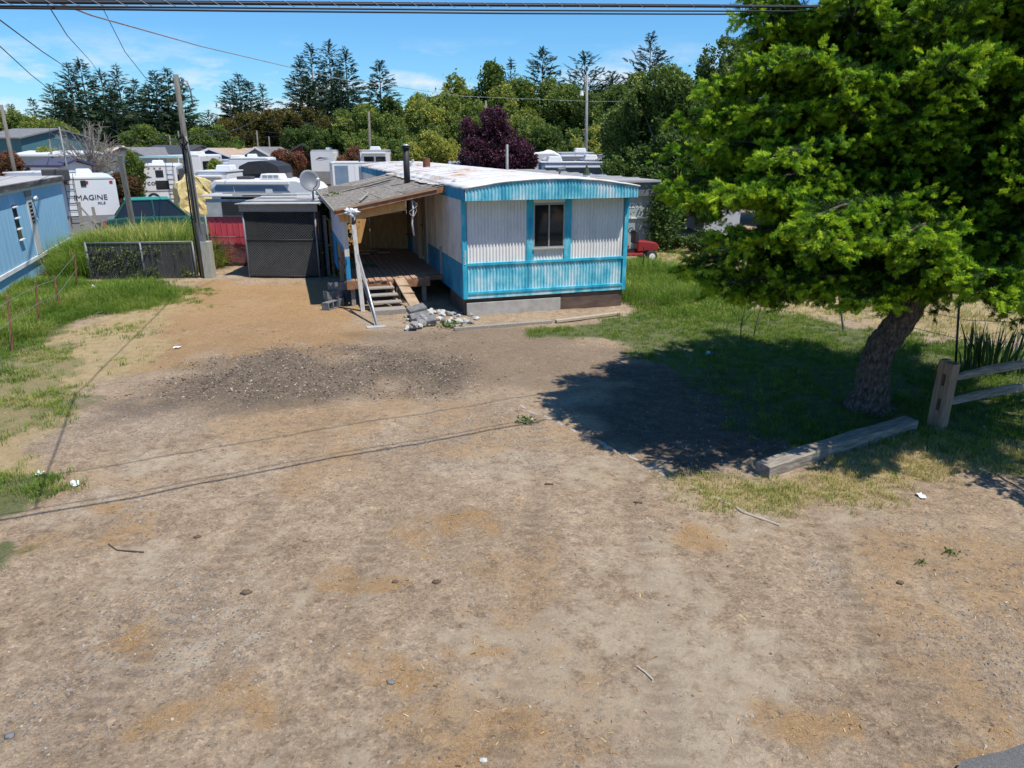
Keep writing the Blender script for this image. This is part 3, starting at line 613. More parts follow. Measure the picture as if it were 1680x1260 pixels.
# skirting
mb = MB(); mb.b2(.06, 2.35, -.01, .05, -.1, ZB-.10); mb.build('skirting_board', m_concrete, home, bevel=.006)
mb = MB(); mb.b2(2.36, W-.04, .02, .06, -.1, ZB-.02); mb.build('skirting_board', m_skirt_brown, home, bevel=.004)
mb = MB(); mb.b2(.04, W-.02, .065, .10, -.1, ZB); mb.build('skirting_board', m_skirt_brown, home)
mb = MB(); mb.b2(.02, .05, .06, 1.5, -.1, ZB); mb.build('side_skirting', m_skirt_brown, home)
mb = MB(); mb.b2(W-.06, W-.03, .12, LEN, -.2, ZB); mb.build('side_skirting', m_skirt_brown, home)
mb = MB(); mb.b2(.25, .30, 1.6, LEN, -.2, ZB); mb.build('side_skirting', m_dark, home)
# roof pipes
rp = HXF.inverted()
mb = MB(); mb.tube([(1.15, 9.9, ZP-.1), (1.15, 9.9, ZP+.28)], .13, 12); mb.build('roof_vent', m_rust, home)
for x, y, h in ((.95, 12, .12), (1.9, 17, .15), (2.9, 14, .12)):
    mb = MB(); mb.tube([(x, y, ZP-.1), (x, y, ZP+h)], .06, 8); mb.build('roof_vent', m_alu, home)
text_part('house_number', '3\n0\n1\n3', .10, m_white, home, (.03, -.042, 1.28), (R(90), 0, 0), .003, 1.2, 0, .8)
# end bay with pale trims
for y in (20.9, 20.3):
    mb = MB(); mb.b2(-.09, -.03, y-.12, y, ZB, ZE); mb.build('end_trim', m_white, home)

# ================================================================== PORCH
porch = thing('covered_porch', 'ramshackle wooden porch with sagging shingled roof beside the turquoise home', 'porch', HO, YAW)
PXL, PY0, PY1, DZ = -2.38, 1.85, 7.5, .56
nb = 13; bw = (2.38-.42)/nb
base = None
for i in range(nb):
    x0 = PXL+bw*i+.01; mb = MB(); mb.b2(-.5*(bw-.022), .5*(bw-.022), 0, PY1-PY0, -.035, 0)
    if base is None: base = mb.build('deck_board', m_deck, porch, bevel=.004); base.location = (x0+bw/2, PY0, DZ)
    else: share('deck_board', base, porch, (x0+bw/2, PY0+random.uniform(-.03, .02), DZ+random.uniform(-.006, .006)))
for a, b in ((-1.28, -.42),): MB().b2(a, b, PY0-.04, PY0-.002, DZ-.21, DZ-.037).build('rim_board', m_wood_red, porch, bevel=.004)
MB().b2(PXL, -1.3, PY0-.0, PY0+.04, DZ-.19, DZ-.037).build('rim_board', m_wood_red, porch)
MB().b2(-.42, .0, PY0+.5, PY1, DZ-.16, DZ-.03).build('edge_board', m_deck, porch)
MB().b2(-.40, -.02, PY0+.35, PY0+.49, DZ-.14, DZ-.02).build('edge_board', m_wood_red, porch)
for y in (2.9, 4.2, 5.6, 7.0): MB().b2(PXL, -.1, y, y+.05, DZ-.19, DZ-.037).build('joist', m_wood_red, porch)
for x, y in ((-2.3, 2.0), (-1.2, 2.0), (-.55, 2.0), (-2.3, 4.5), (-.55, 4.5), (-2.3, 7.2), (-1.35, 2.9)):
    MB().b2(x-.05, x+.05, y-.05, y+.05, -.12, DZ-.19).build('deck_post', m_wood_grey, porch)
# left wall: upper battened panels, blue strip, blue lower panel, posts
RZ0, RZ1 = 2.20, 2.72
m_lav = mat('lavender_white_board', (.42, .43, .50), (.50, .51, .57), (.56, .57, .62), scale=3, stretch=(4, 4, .8))
for i in range(7):
    y0 = PY0+.12+i*.80; y1 = y0+.785
    zz = 1.32 if i < 5 else 1.30
    MB().b2(PXL-.05, PXL-.025, y0, y1, zz, RZ0-.03).build('wall_panel', m_lav, porch, bevel=.003)
MB().b2(PXL-.06, PXL-.02, PY0+.12, PY1, 1.22, 1.315).build('wall_strip', m_shadeblue, porch)
m_midblue = mat('mid_blue_paint', (.015, .16, .36), (.02, .22, .44), (.04, .26, .46), scale=3, stretch=(4, 4, .8))
MB().b2(PXL-.05, PXL-.02, 5.0, 6.2, .35, 1.215).build('lower_wall_panel', m_midblue, porch)
MB().b2(PXL-.05, PXL-.02, 6.21, PY1, .35, 1.215).build('lower_wall_panel', m_midblue, porch)
MB().b2(PXL-.06, PXL+.05, PY0+.0, PY0+.115, 1.15, RZ0-.02).build('porch_post', m_side, porch, bevel=.004)
MB().b2(PXL-.058, PXL+.048, PY0+.002, PY0+.113, DZ+.02, 1.15).build('porch_post', m_midblue, porch, bevel=.004)
MB().b2(PXL-.07, PXL+.12, PY0-.06, PY0+.13, DZ-.20, DZ+.02).build('post_base', m_wood_red, porch, bevel=.006)
for y, m in ((3.4, m_wood_red), (4.9, m_ply), (4.15, m_wood_grey)): MB().b2(PXL-.01, PXL+.07, y, y+.09, .0, 1.22).build('stud', m, porch)
MB().b2(PXL-.01, PXL+.05, PY0+.14, 5.0, .62, .70).build('guard_rail', m_wood_red, porch)
# back wall
for i in range(2): MB().b2(PXL+i*1.19, PXL+1.18+i*1.19, PY1, PY1+.02, DZ-.1, 1.62).build('back_wall_panel', m_ply, porch)
MB().b2(PXL, -.02, PY1+.03, PY1+.05, 1.62, 2.5).build('back_wall_panel', m_wood_grey, porch)
MB().b2(PXL, -.15, PY1-.05, PY1-.005, 1.64, 1.70).build('back_rail', mat('pale_lath', (.6, .55, .4), (.66, .6, .46)), porch)
# roof: sagging slab with strips of roll roofing
m_roofing = mat('roll_roofing', (.125, .108, .092), (.21, .185, .155), (.32, .28, .235), scale=3.0, stretch=(4, .8, 1), detail=9, bump=.5, bscale=60, rough=.95)
ry0, ry1, rxl, rxr = 1.55, 10.3, -2.62, .12
def rz(x, y): t = (x-rxl)/(rxr-rxl); return RZ0+(RZ1-RZ0)*t-.05*math.sin(math.pi*min(1, max(0, (y-ry0)/(ry1-ry0))))*(1-t)+.06
nstrip = 5
for k in range(nstrip):
    xa = rxl+(rxr-rxl)*k/nstrip; xb = rxl+(rxr-rxl)*(k+1)/nstrip+.05
    for ya, yb in (((ry0, 6.85), (7.22, ry1)) if k in (1, 2) else ((ry0, ry1),)):      # two strips are torn through near the back
        vs = []; ny2 = 20
        for j in range(ny2+1):
            y = ya+(yb-ya)*j/ny2
            for x in (xa, xb): vs.append((x, y, rz(x, y)+.006*k+random.uniform(-.006, .006)))
        mb = MB().add(vs, [(2*j, 2*j+1, 2*j+3, 2*j+2) for j in range(ny2)]); o = mb.build('roofing_strip', m_roofing, porch)
        md = o.modifiers.new('thick', 'SOLIDIFY'); md.thickness = .01; md.offset = -1
vs = []
rdz = lambda x: rz(rxl, 6)-.05+(RZ1-rz(rxl, 6)+.05)*(x-rxl)/(rxr-rxl)
for xa, xb, ya, yb in ((rxl+.02, rxr, ry0+.05, 6.83), (rxl+.02, rxr, 7.24, ry1-.05), (rxl+.02, -2.08, 6.84, 7.23), (-.98, rxr, 6.84, 7.23)):
    MB().prism([(xa, rdz(xa)), (xb, rdz(xb)), (xb, rdz(xb)+.035), (xa, rdz(xa)+.035)], ya, yb).build('roof_deck', m_wood_grey, porch)
MB().beam((rxl+.0, ry0+.0, rz(rxl, ry0)-.07), (rxr+.1, ry0+.0, RZ1+.01), .045, .13).build('front_fascia', m_wood_red, porch, bevel=.004)
MB().beam((rxl+.02, ry0-.035, rz(rxl, ry0)+.0), (rxr-.35, ry0-.035, RZ1-.02), .03, .045).build('front_batten', mat('bare_batten', (.30, .17, .10), (.42, .27, .17), scale=5), porch)
MB().beam((rxl+.1, PY0-.1, rz(rxl, ry0)-.2), (-.95, PY0-.1, rz(-.95, ry0)-.27), .03, .20).build('header_board', m_ply, porch, bevel=.004)
MB().beam((rxl-.01, ry0, rz(rxl, ry0)-.05), (rxl-.01, ry1, rz(rxl, ry1)-.05), .03, .10).build('side_fascia', m_wood_grey, porch)
for y in (3.2, 4.9, 6.6): MB().beam((rxl+.1, y, rz(rxl, y)-.13), (0, y, RZ1-.10), .04, .10).build('rafter', m_wood_red, porch)
MB().beam((-2.0, 1.9, rz(-2, 1.9)+.06), (-1.6, 3.6, rz(-1.6, 3.6)+.08), .06, .02).build('loose_lath', m_wood_grey, porch)
MB().beam((-1.0, 1.75, rz(-1, 1.8)+.06), (-.2, 1.7, rz(-.2, 1.8)+.07), .06, .025).build('loose_lath', m_wood_grey, porch)
MB().beam((-1.7, 7.6, rz(-1.7, 7.6)+.07), (-.2, 8.1, rz(-.2, 8.1)+.08), .16, .03).build('loose_lath', m_wood_grey, porch)
MB().beam((-1.4, 6.2, rz(-1.4, 6.2)+.06), (-.6, 6.5, rz(-.6, 6.5)+.07), .12, .02).build('loose_lath', m_black, porch)
# torn felt along the joint with the home roof
mb = MB(); vs = []
for j in range(40): y = ry0+.1+j*.22; vs += [(-.25+random.uniform(-.08, .08), y, rz(-.2, y)+.05), (.12, y, RZ1+.085+random.uniform(-.01, .02)), (.34+random.uniform(-.1, .1), y, archz(.3)+.03)]
mb.add(vs, [f for j in range(39) for f in ((3*j, 3*j+1, 3*j+4, 3*j+3), (3*j+1, 3*j+2, 3*j+5, 3*j+4))]); mb.build('flashing', mat('torn_flashing', (.20, .18, .16), (.42, .40, .37), (.60, .58, .55), scale=2.5, detail=9, rough=.8), porch)
# hanging rope, strip and rag
mb = MB(); mb.tube([(-.82, 1.62, 2.52), (-.80, 1.60, 2.2), (-.84, 1.62, 1.9), (-.80, 1.62, 1.62)], .022, 6); mb.build('hanging_strip', m_lav, porch, True)
mb = MB(); mb.tube([(-.80+.10*math.sin(t*.7)*(1 if t < 9 else 1), 1.58, 2.42-.04*t+.0) for t in range(10)]+[(-.72, 1.58, 2.2), (-.77, 1.58, 2.42)], .012, 5); mb.build('rope', m_wood_grey, porch, True)
# stove pipe through the porch roof
mb = MB(); mb.tube([(-.42, 4.6, 2.5), (-.42, 4.6, 3.62)], .085, 14); mb.tube([(-.42, 4.6, 3.60), (-.42, 4.6, 3.66)], [.12, .10], 14); sp = mb.build('stove_pipe', m_black, porch, True)
mb = MB(); mb.tube([(-.42, 4.6, 3.665), (-.42, 4.6, 3.70)], [.13, .05], 12); mb.build('pipe_cap', m_alu, sp, True)
# steps
st = thing('porch_steps', 'weathered open wooden steps leading up to the porch deck', 'steps', HO, YAW)
for k in range(3):
    z = .43-.13*k; y = PY0-.12-.24*k; x0 = -2.05+.06*k; x1 = -1.36+.05*k
    MB().b2(x0, x1, y-.26, y, z-.035, z).build('tread', m_wood_grey, st, bevel=.005)
for x in (-2.03, -1.42): MB().beam((x, PY0-.03, .44), (x+.1, PY0-.85, -.05), .045, .16).build('stringer', m_deck, st)
MB().b2(-1.95, -1.22, PY0-1.18, PY0-.78, -.08, .06).build('bottom_step', m_wood_grey, st, bevel=.006)
pl = thing('ramp_plank', 'worn tan plank sloping from the porch deck to the rubble', 'plank', HO, YAW)
a, b = Vector((-1.18, PY0-.02, DZ+.01)), Vector((-.98, .72, .05)); MB().beam(a, b, .27, .045).build('board', mat('tan_plank', (.24, .16, .10), (.33, .24, .16), (.40, .31, .22), scale=5, bump=.3), pl, bevel=.006)
for t in (.3, .55): MB().beam(a.lerp(b, t)+Vector((-.14, 0, .04)), a.lerp(b, t)+Vector((.14, 0.0, .04)), .035, .02).build('cleat', m_deck, pl)
# white prop post with rag, and the pipe rail leaning on it
pp = thing('prop_post', 'crooked white timber post propping the porch roof corner, rag tied on top', 'post', HO, YAW)
mb = MB(); A, B = Vector((-2.16, 1.28, gz(*hw(-2.16, 1.28).xy)-.03)), Vector((-2.24, 1.38, 2.22)); mb.beam(A, B, .10, .10); mb.build('post', mat('chipped_white_timber', (.34, .32, .28), (.55, .53, .49), (.62, .60, .56), scale=6, stretch=(6, 6, 1), detail=9, bump=.2), pp, bevel=.008)
def blob(name, c, r, m, parent, seed=3, sub=2, amp=.45, sc=(1, 1, 1)):
    bm = bmesh.new(); bmesh.ops.create_icosphere(bm, subdivisions=sub, radius=r); rr = random.Random(seed)
    ph = [rr.uniform(0, 6) for _ in range(6)]
    for v in bm.verts:
        q = v.co.normalized(); k = 1+amp*(.5*math.sin(q.x*5+ph[0])*math.sin(q.y*4+ph[1])+.3*math.sin(q.z*9+ph[2]+q.x*6)+.2*rr.uniform(-1, 1)); v.co = Vector((v.co.x*sc[0], v.co.y*sc[1], v.co.z*sc[2]))*k+Vector(c)
    me = bpy.data.meshes.new(name); bm.to_mesh(me); bm.free(); me.polygons.foreach_set('use_smooth', [True]*len(me.polygons)); return addobj(name, me, m, parent)
m_rag = mat('white_rag', (.62, .64, .66), (.75, .76, .78), scale=8)
blob('rag', (-2.25, 1.36, 2.22), .085, m_rag, pp, sub=3, amp=1.1, sc=(1.7, 1, .9)); blob('rag', (-2.22, 1.37, 2.02), .065, m_black, pp, 5, sc=(1, 1, 2))
rl = thing('pipe_rail', 'thin grey pipe handrail leaning against the crooked white post', 'handrail', HO, YAW)
g0 = gz(*hw(-2.1, -.5).xy)
MB().tube([(-2.19, 1.2, 1.28), (-2.10, .4, .62), (-2.03, -.52, g0-.02)], .026, 8).build('pipe', m_alu, rl, True)
MB().beam((-2.15, 1.1, .95), (-2.07, -.42, g0), .05, .03).build('slat', m_wood_grey, rl)
MB().b2(-2.28, -1.88, -.66, -.50, g0-.03, g0+.03).build('foot_board', m_concrete, rl)
# clutter on the deck: each board its own thing
m_scrap = [mat('scrap_red', (.26, .10, .08), (.36, .2, .17)), m_wood_grey, m_cream]
scr_l = ['reddish', 'grey weathered', 'cream painted']
for i in range(11):
    x, y = random.uniform(-2.1, -.6), random.uniform(6.1, 7.2); a = random.uniform(-.5, .5); c = hw(x, y, DZ+.02+.02*(i % 4)); l = random.uniform(.25, .6)
    mb = MB(); mb.box((0, 0, 0), (l, .09, .02)); o = mb.build('scrap_board', m_scrap[i % 3]); o.location = c; o.rotation_euler = (random.uniform(-.1, .1), random.uniform(-.12, .12), YAW+a)
    tag(o, scr_l[i % 3]+' broken board in the heap at the back of the porch', 'board', scr_l[i % 3]+' boards heaped on the porch')
o = MB().add([(-.35, -.3, .0), (.4, -.25, .01), (.35, .3, .0), (-.3, .35, .012)], [(0, 1, 2, 3)]).build('green_mat', mat('green_mat', (.03, .12, .07), (.05, .16, .09))); o.location = hw(-1.85, 4.1, DZ+.009); o.rotation_euler = (0, 0, YAW); tag(o, 'faded green mat lying on the porch deck', 'mat')
o.modifiers.new('t', 'SOLIDIFY').thickness = .008
# cinder blocks left of the porch
m_cinder = mat('cinder_block', (.10, .10, .10), (.16, .16, .16), (.22, .215, .21), scale=9, bump=.4, bscale=70, rough=.95)
def cinder(label, loc, rz, tilt=(0, 0)):
    o = MB(); 
    for a in (-.19, -.0, .19): o.b2(a-.018, a+.018, -.095, .095, 0, .19)
    for b in (-.085, .085): o.b2(-.172, .172, b-.0098, b+.0098, .001, .189)
    ob = o.build('cinder_block', m_cinder); ob.location = loc; ob.rotation_euler = (tilt[0], tilt[1], rz); tag(ob, label, 'cinder block', 'cinder blocks beside the porch'); return ob
cb = [(-2.75, 2.1, 0, .2, 0), (-2.78, 2.12, 1, .5, 0), (-2.62, 2.45, 0, 1.2, 0), (-2.66, 2.2, 2, .1, 0), (-2.95, 1.8, 0, .9, 1.5), (-2.45, 2.9, 0, .3, 0)]
for x, y, k, a, tx in cb:
    c = hw(x, y); cinder('dark cinder block piled in the shade beside the porch post', (c.x, c.y, gz(c.x, c.y)-.01+.19*k+(.09 if tx else 0)), YAW+a, (tx, 0))
# rubble of broken stone and block in front of the porch
m_rub = [mat('rubble_pale', (.34, .33, .30), (.46, .45, .42), (.55, .54, .50), scale=8, bump=.4), mat('rubble_grey', (.17, .165, .16), (.25, .24, .23), (.32, .31, .29), scale=8, bump=.4)]
rub_src = []
for s in range(4):
    bm = bmesh.new(); bmesh.ops.create_icosphere(bm, subdivisions=1, radius=.5); rr = random.Random(s+50)
    for v in bm.verts: v.co = Vector((v.co.x*1.2, v.co.y*.9, v.co.z*.65))*rr.uniform(.7, 1.15)
    me = bpy.data.meshes.new('rubble_stone'); bm.to_mesh(me); bm.free(); me.materials.append(m_rub[s % 2]); rub_src.append(me)
for i in range(120):
    t = random.random(); px = 668+t*108+random.gauss(0, 6); py = 500+random.random()*36+(6 if t < .3 else -2)
    if t > .35: py = max(py, 511)
    c = G(px, py); s = .07+.16*random.random()**2; k = i % 4; pile = .18*max(0, 1-abs(px-694)/28)*random.random()
    o = bpy.data.objects.new('rubble_stone', rub_src[k]); COL.objects.link(o); o.location = (c.x, c.y, gz(c.x, c.y)+s*.16+pile); o.scale = (s, s, s); o.rotation_euler = (random.uniform(-.5, .5), random.uniform(-.5, .5), random.random()*6.28)
    nm = 'pale' if k % 2 == 0 else 'dark grey'
    tag(o, nm+' broken stone in the rubble heap at the foot of the plank', 'stone', nm+' rubble stones by the porch')
for (px, py, h, a, l) in ((689, 524, .0, .3, 'broken grey concrete block leaning at the front of the rubble heap'), (700, 532, 0, .15, 'flat grey concrete slab at the foot of the rubble heap'), (684, 516, .06, .5, 'upper grey block with weeds on the rubble heap')):
    c = G(px, py); o = MB().box((0, 0, 0), (.42, .26, .13)).build('concrete_block', m_cinder, bevel=.02); o.location = (c.x, c.y, gz(c.x, c.y)+.10+h); o.rotation_euler = (.25, -.15, a); tag(o, l, 'concrete block')
# edging board before the home
a, b = G(745, 540), G(905, 528); o = MB().beam(a+Vector((0, 0, .0)), b+Vector((0, 0, .0)), .09, .07).build('edging_board', m_wood_grey, bevel=.006); tag(o, 'long pale edging board lying in the dirt before the turquoise home', 'board')
a, b = G(912, 527), G(1015, 514); o = MB().beam(a, b, .10, .06).build('edging_board', mat('tan_edging', (.33, .27, .2), (.45, .38, .29)), bevel=.006); tag(o, 'tan edging board lying between dirt and grass under the window', 'board')
c = G(1066, 494); o = blob('ground_rock', (0, 0, 0), .2, m_rub[1], None, 9, 2, .25, (1.3, .8, .55)); o.location = (c.x, c.y, gz(c.x, c.y)+.03); tag(o, 'rounded grey rock in the grass by the corner of the turquoise home', 'rock')
# ================================================================== LEFT: POLE, FENCE, KENNEL, BLUE TRAILER
m_pole = mat('pole_wood', (.085, .08, .07), (.15, .14, .12), (.23, .215, .185), scale=3, stretch=(9, 9, .7), detail=9, bump=.4, bscale=25, rough=.95)
m_cable = mat('black_cable', (.012, .013, .018), (.02, .02, .026), rough=.55)
m_galv = mat('galvanised', (.15, .155, .16), (.24, .245, .25), rough=.6, metal=.3)
A = G(336, 452); A.z = gz(A.x, A.y)-.05; B = P(288, 122, 20.4)
up = thing('utility_pole', 'leaning weathered wooden utility pole with meter post beside the chain link fence', 'utility pole', (A.x, A.y, 0))
d = B-A; o0 = Vector((A.x, A.y, 0))
pts = [A-o0+d*t for t in (0, .3, .6, 1.0)]
MB().tube(pts, [.105, .092, .08, .068], 12).build('pole', m_pole, up, True)
at = lambda t, dx=0, dy=0, A=A.copy(), d=d.copy(), o0=o0.copy(): A-o0+d*t+Vector((dx, dy, 0)); PO = o0.copy()
MB().tube([at(.02, .12, -.06), at(.3, .11, -.06), at(.62, .10, -.05), at(.72, .05, -.04)], .028, 8).build('conduit', m_galv, up, True)
MB().tube([at(.02, -.10, -.06), at(.35, -.11, -.06), at(.7, -.08, -.05)], .022, 6).build('cable', m_cable, up, True)
MB().tube([at(.3, .02, -.13), at(.5, .03, -.13), at(.72, .01, -.1)], .016, 6).build('cable', m_cable, up, True)
MB().tube([at(.93, .09), at(.97, .2, -.05), at(.97, .3, -.05), at(.93, .36, -.05), at(.86, .37, -.05)], .02, 6).build('weatherhead', m_galv, up, True)
MB().tube([at(.70, -.16, -.08), at(.73, .0, -.14), at(.69, .1, -.12), at(.66, -.05, -.14), at(.70, -.14, -.1)], .03, 6).build('cable_coil', m_cable, up, True)
MB().b2(.07, .33, -.20, .06, -.1, 1.02).build('meter_post', mat('grey_green_timber', (.27, .265, .21), (.36, .35, .29), (.42, .40, .34), scale=4, stretch=(5, 5, 1)), up, bevel=.01)
MB().b2(.06, .22, -.19, -.03, 1.02, 1.55).build('meter_box', m_galv, up, bevel=.01)
# chain link panels
def chain(x0, x1, z0, z1, pitch=.065, r=.0026):
    """diamond wire mesh in the xz plane"""
    mb = MB(); w, h = x1-x0, z1-z0; n = int((w+h)/pitch)
    for s in (1, -1):
        for i in range(n+1):
            c = i*pitch; a = max(0, c-h); b = min(w, c)
            if b-a < .01: continue
            xa, za, xb, zb = a, c-a, b, c-b
            if s < 0: xa, xb = w-xa, w-xb
            p, q = Vector((x0+xa, .004*s, z0+za)), Vector((x0+xb, .004*s, z0+zb)); t = (q-p).normalized(); nrm = Vector((t.z, 0, -t.x))*r
            k = len(mb.v); mb.v += [tuple(v) for v in (p+nrm, p-nrm, p+Vector((0, -1.6*r, 0)), q+nrm, q-nrm, q+Vector((0, -1.6*r, 0)))]
            mb.f += [(k, k+3, k+5, k+2), (k+2, k+5, k+4, k+1), (k+1, k+4, k+3, k)]
    return mb
m_wire = mat('galvanised_wire', (.15, .153, .155), (.22, .223, .225), rough=.7, metal=.1)
m_slat = mat('black_privacy_slat', (.010, .010, .012), (.018, .017, .019), (.032, .031, .031), scale=3, stretch=(14, 1, 1), rough=.8)
m_leaf_v = foliage('vine_leaf', [(0, (.03, .07, .012)), (.5, (.10, .17, .03)), (1, (.28, .30, .07))], trans=.35)
leaf_src = [source('leaf_src', [(0, 0, 0), (.5, -.28, .06), (1, 0, -.05), (.5, .28, .06)], [(0, 1, 2), (0, 2, 3)], m_leaf_v)]
def leaves(name, pts, size, tint, parent, src=None):
    n = len(pts); return scatter(name, pts, d2e(unit(n)*np.array([1, 1, .5])), size*(.6+.8*RNG.random(n)), tint, src or leaf_src, parent)
f0, f1 = G(150, 455), G(326, 453); fl = (f1-f0).length; fa_ = math.atan2((f1-f0).y, (f1-f0).x)
fe = thing('chain_link_fence', 'low chain link fence with black slats and creeping vines', 'fence', (f0.x, f0.y, gz(f0.x, f0.y)), fa_)
for x in (0, fl*.5, fl-.05): MB().tube([(x, .0, -.1), (x, .0, 1.08)], .03, 8).build('fence_post', m_galv, fe, True)
MB().tube([(0, 0, 1.05), (fl, 0, 1.08)], .022, 8).build('top_rail', m_galv, fe, True)
chain(.03, fl-.03, .02, 1.04).build('wire_mesh', m_wire, fe)['kind'] = 'stuff'
ns = 22
for i in range(ns): MB().b2(fl*i/ns+.006, fl*(i+1)/ns-.006, .014, .020, .03, 1.02).build('privacy_slat', m_slat, fe)
n = 1500; x = RNG.random(n)*fl; z = .02+.95*RNG.random(n)**1.4; k = vn(x, z, 2.2, 2) > .5; x, z = x[k], z[k]
vo_ = leaves('vine', np.stack([x, -.03-.05*RNG.random(len(x)), z], 1), .055, RNG.random(len(x)), fe); vo_['kind'] = 'stuff'
# dog kennel
KX, KY = -6.7, 20.75
ke = thing('dog_kennel', 'patched chain link dog kennel with grey plank roof and red tin side', 'kennel', (KX, KY, gz(KX, KY)))
m_tin = mat('grey_tin', (.28, .28, .28), (.38, .375, .365), (.50, .485, .46), scale=2.5, stretch=(1.2, 5, 1), detail=9, rough=.7)
m_red = mat('red_tin', (.50, .045, .07), (.58, .07, .09), (.62, .11, .13), scale=2, stretch=(6, 6, .8), rough=.5)
gw0, gw1, gh = -1.08, 1.0, 1.93
for x in (gw0, gw1): MB().tube([(x, 0, -.1), (x, 0, gh)], .028, 8).build('gate_post', m_galv, ke, True)
for z in (.06, 1.12, gh-.02): MB().tube([(gw0, 0, z), (gw1, 0, z)], .018, 8).build('gate_rail', m_black, ke, True)
chain(gw0+.03, gw1-.03, .05, gh-.03, .075, .003).build('wire_mesh', m_wire, ke)['kind'] = 'stuff'
MB().b2(gw0+.02, gw1-.02, .03, .036, .06, 1.12).build('shade_cloth', mat('black_shade_cloth', (.014, .014, .014), (.026, .026, .025), (.045, .042, .038), scale=3), ke)
MB().b2(gw0+.02, gw1-.02, 1.5, 1.51, .02, gh).build('inner_tarp', mat('dark_blue_tarp', (.012, .02, .028), (.02, .03, .04)), ke)
MB().b2(gw0-.08, gw1+.1, -.05, -.01, gh, gh+.20).build('front_fascia', m_wood_grey, ke, bevel=.006)
MB().b2(gw0-.05, gw0-.0, .1, 3.2, .0, gh).build('side_wall', m_slat, ke); MB().b2(gw1+.06, gw1+.12, .1, 3.4, .0, gh).build('side_wall', m_slat, ke)
MB().b2(-3.1, gw1, 3.6, 3.65, -.1, 2.1).build('back_wall', m_slat, ke)
rl0 = -3.25
for i, (a, b, z, m) in enumerate(((-.12, .75, gh+.21, m_tin), (.70, 1.5, gh+.235, m_tin), (1.45, 2.3, gh+.25, m_tin), (2.2, 3.0, gh+.28, m_tin), (2.9, 3.7, gh+.29, m_tin))):
    x0 = (gw0-.15) if i < 3 else rl0
    o = MB().b2(0, gw1+.15-x0+random.uniform(-.1, .1), 0, b-a, 0, .022).build('roof_sheet', m, ke); o.location = (x0, a, z); o.rotation_euler = (R(random.uniform(-1.5, 1.5)), R(random.uniform(-.8, .8)), R(random.uniform(-1.2, 1.2)))
for x0, x1, y, c in ((-2.2, .3, 2.35, m_wood_grey), (-1.0, .9, 1.5, m_white), (-2.8, -.4, 3.1, m_wood_grey), (-1.7, .0, 1.85, m_black), (-.8, .8, 3.0, mat('pale_teal_sheet', (.35, .55, .55), (.5, .64, .62)))):
    MB().beam((x0, y, gh+.325), (x1, y+random.uniform(-.15, .15), gh+.33), .12, .025).build('roof_plank', c, ke)
MB().b2(-3.05, gw0-.12, 2.25, 2.28, 1.58, gh+.2).build('upper_panel', m_tin, ke); MB().b2(-2.55, -1.9, 2.235, 2.248, 1.62, gh+.12).build('upper_patch', m_black, ke)
MB().prism([(-3.08+.05*i, .10) for i in range(1)]+[(-1.2, .12), (-1.2, 1.57), (-3.1, 1.57)], 2.30, 2.32).build('red_panel', m_red, ke)
for i in range(10): MB().b2(-3.06+i*.19, -3.04+i*.19, 2.285, 2.30, .14, 1.56).build('panel_rib', m_red, ke)
MB().tube([(-3.12, 2.22, -.1), (-3.12, 2.22, 1.65)], .03, 8).build('fence_post', m_galv, ke, True)
MB().tube([(-3.12, 2.22, .95), (-1.2, 2.22, .93)], .018, 6).build('fence_rail', m_galv, ke, True)
q = chain(-3.1, -1.2, .1, .93, .075, .003).build('wire_mesh', m_wire, ke); q.location = (0, 2.22, 0); q['kind'] = 'stuff'
MB().b2(-3.1, -1.15, 2.2, 2.34, -.05, .1).build('sill_board', m_black, ke)
# boards and ivy between kennel and porch
pf = thing('board_screen', 'narrow screen of brown upright boards between kennel and porch', 'fence', (G(525, 447).x+.15, 21.0, gz(-5.5, 21)), 0)
for i, m in enumerate((m_wood_red, m_wood_grey, m_wood_red, m_pole)): MB().b2(.13*i, .13*i+.10, .12*i, .12*i+.03, -.1, 1.9-.12*i).build('board', m, pf)
iv = thing('ivy_plant', 'green ivy climbing between the kennel and the porch wall', 'ivy', (-5.1, 21.4, gz(-5.1, 21.4)))
MB().tube([(0, 0, -.05), (.03, 0, .9), (-.05, .02, 2.1)], [.03, .02, .01], 6).build('stem', m_wood_red, iv)
n = 900; leaves('crown', np.stack([RNG.normal(0, .22, n), RNG.normal(0, .3, n), .1+2.35*RNG.random(n)], 1), .10, np.clip(RNG.normal(.45, .25, n), 0, 1), iv)
# dish
dp = P(505, 298, 21.6); dish = thing('satellite_dish', 'grey satellite dish on a mast behind the kennel', 'satellite dish', (dp.x+.08, 21.75, gz(dp.x, 21.75)))
zc = dp.z-gz(dp.x, 21.75)
MB().tube([(0, 0, -.1), (0, 0, zc-.2), (-.04, -.06, zc-.02)], .03, 8).build('mast', m_galv, dish, True)
mb = MB(); nr, na = 5, 24; vs = [(0, 0, 0)]
for i in range(1, nr+1):
    for k in range(na): t = 6.2832*k/na; r_ = .30*i/nr; vs.append((r_*math.cos(t), r_*1.08*math.sin(t), .09*(i/nr)**2))
fs = [(0, 1+k, 1+(k+1) % na) for k in range(na)]+[(1+(i-1)*na+k, 1+i*na+k, 1+i*na+(k+1) % na, 1+(i-1)*na+(k+1) % na) for i in range(1, nr) for k in range(na)]
mb.add(vs, fs); ro_ = mb.build('reflector', mat('dish_grey', (.11, .12, .14), (.15, .16, .18), rough=.5), dish, True); ro_.location = (-.05, -.10, zc); ro_.rotation_euler = Vector((.45, -.72, .35)).to_track_quat('Z', 'Y').to_euler(); ro_.modifiers.new('t', 'SOLIDIFY').thickness = .012
MB().tube([(-.03, -.05, zc-.25), (.2, -.32, zc-.12), (.28, -.42, zc+.06)], .014, 6).build('feed_arm', m_galv, dish, True)
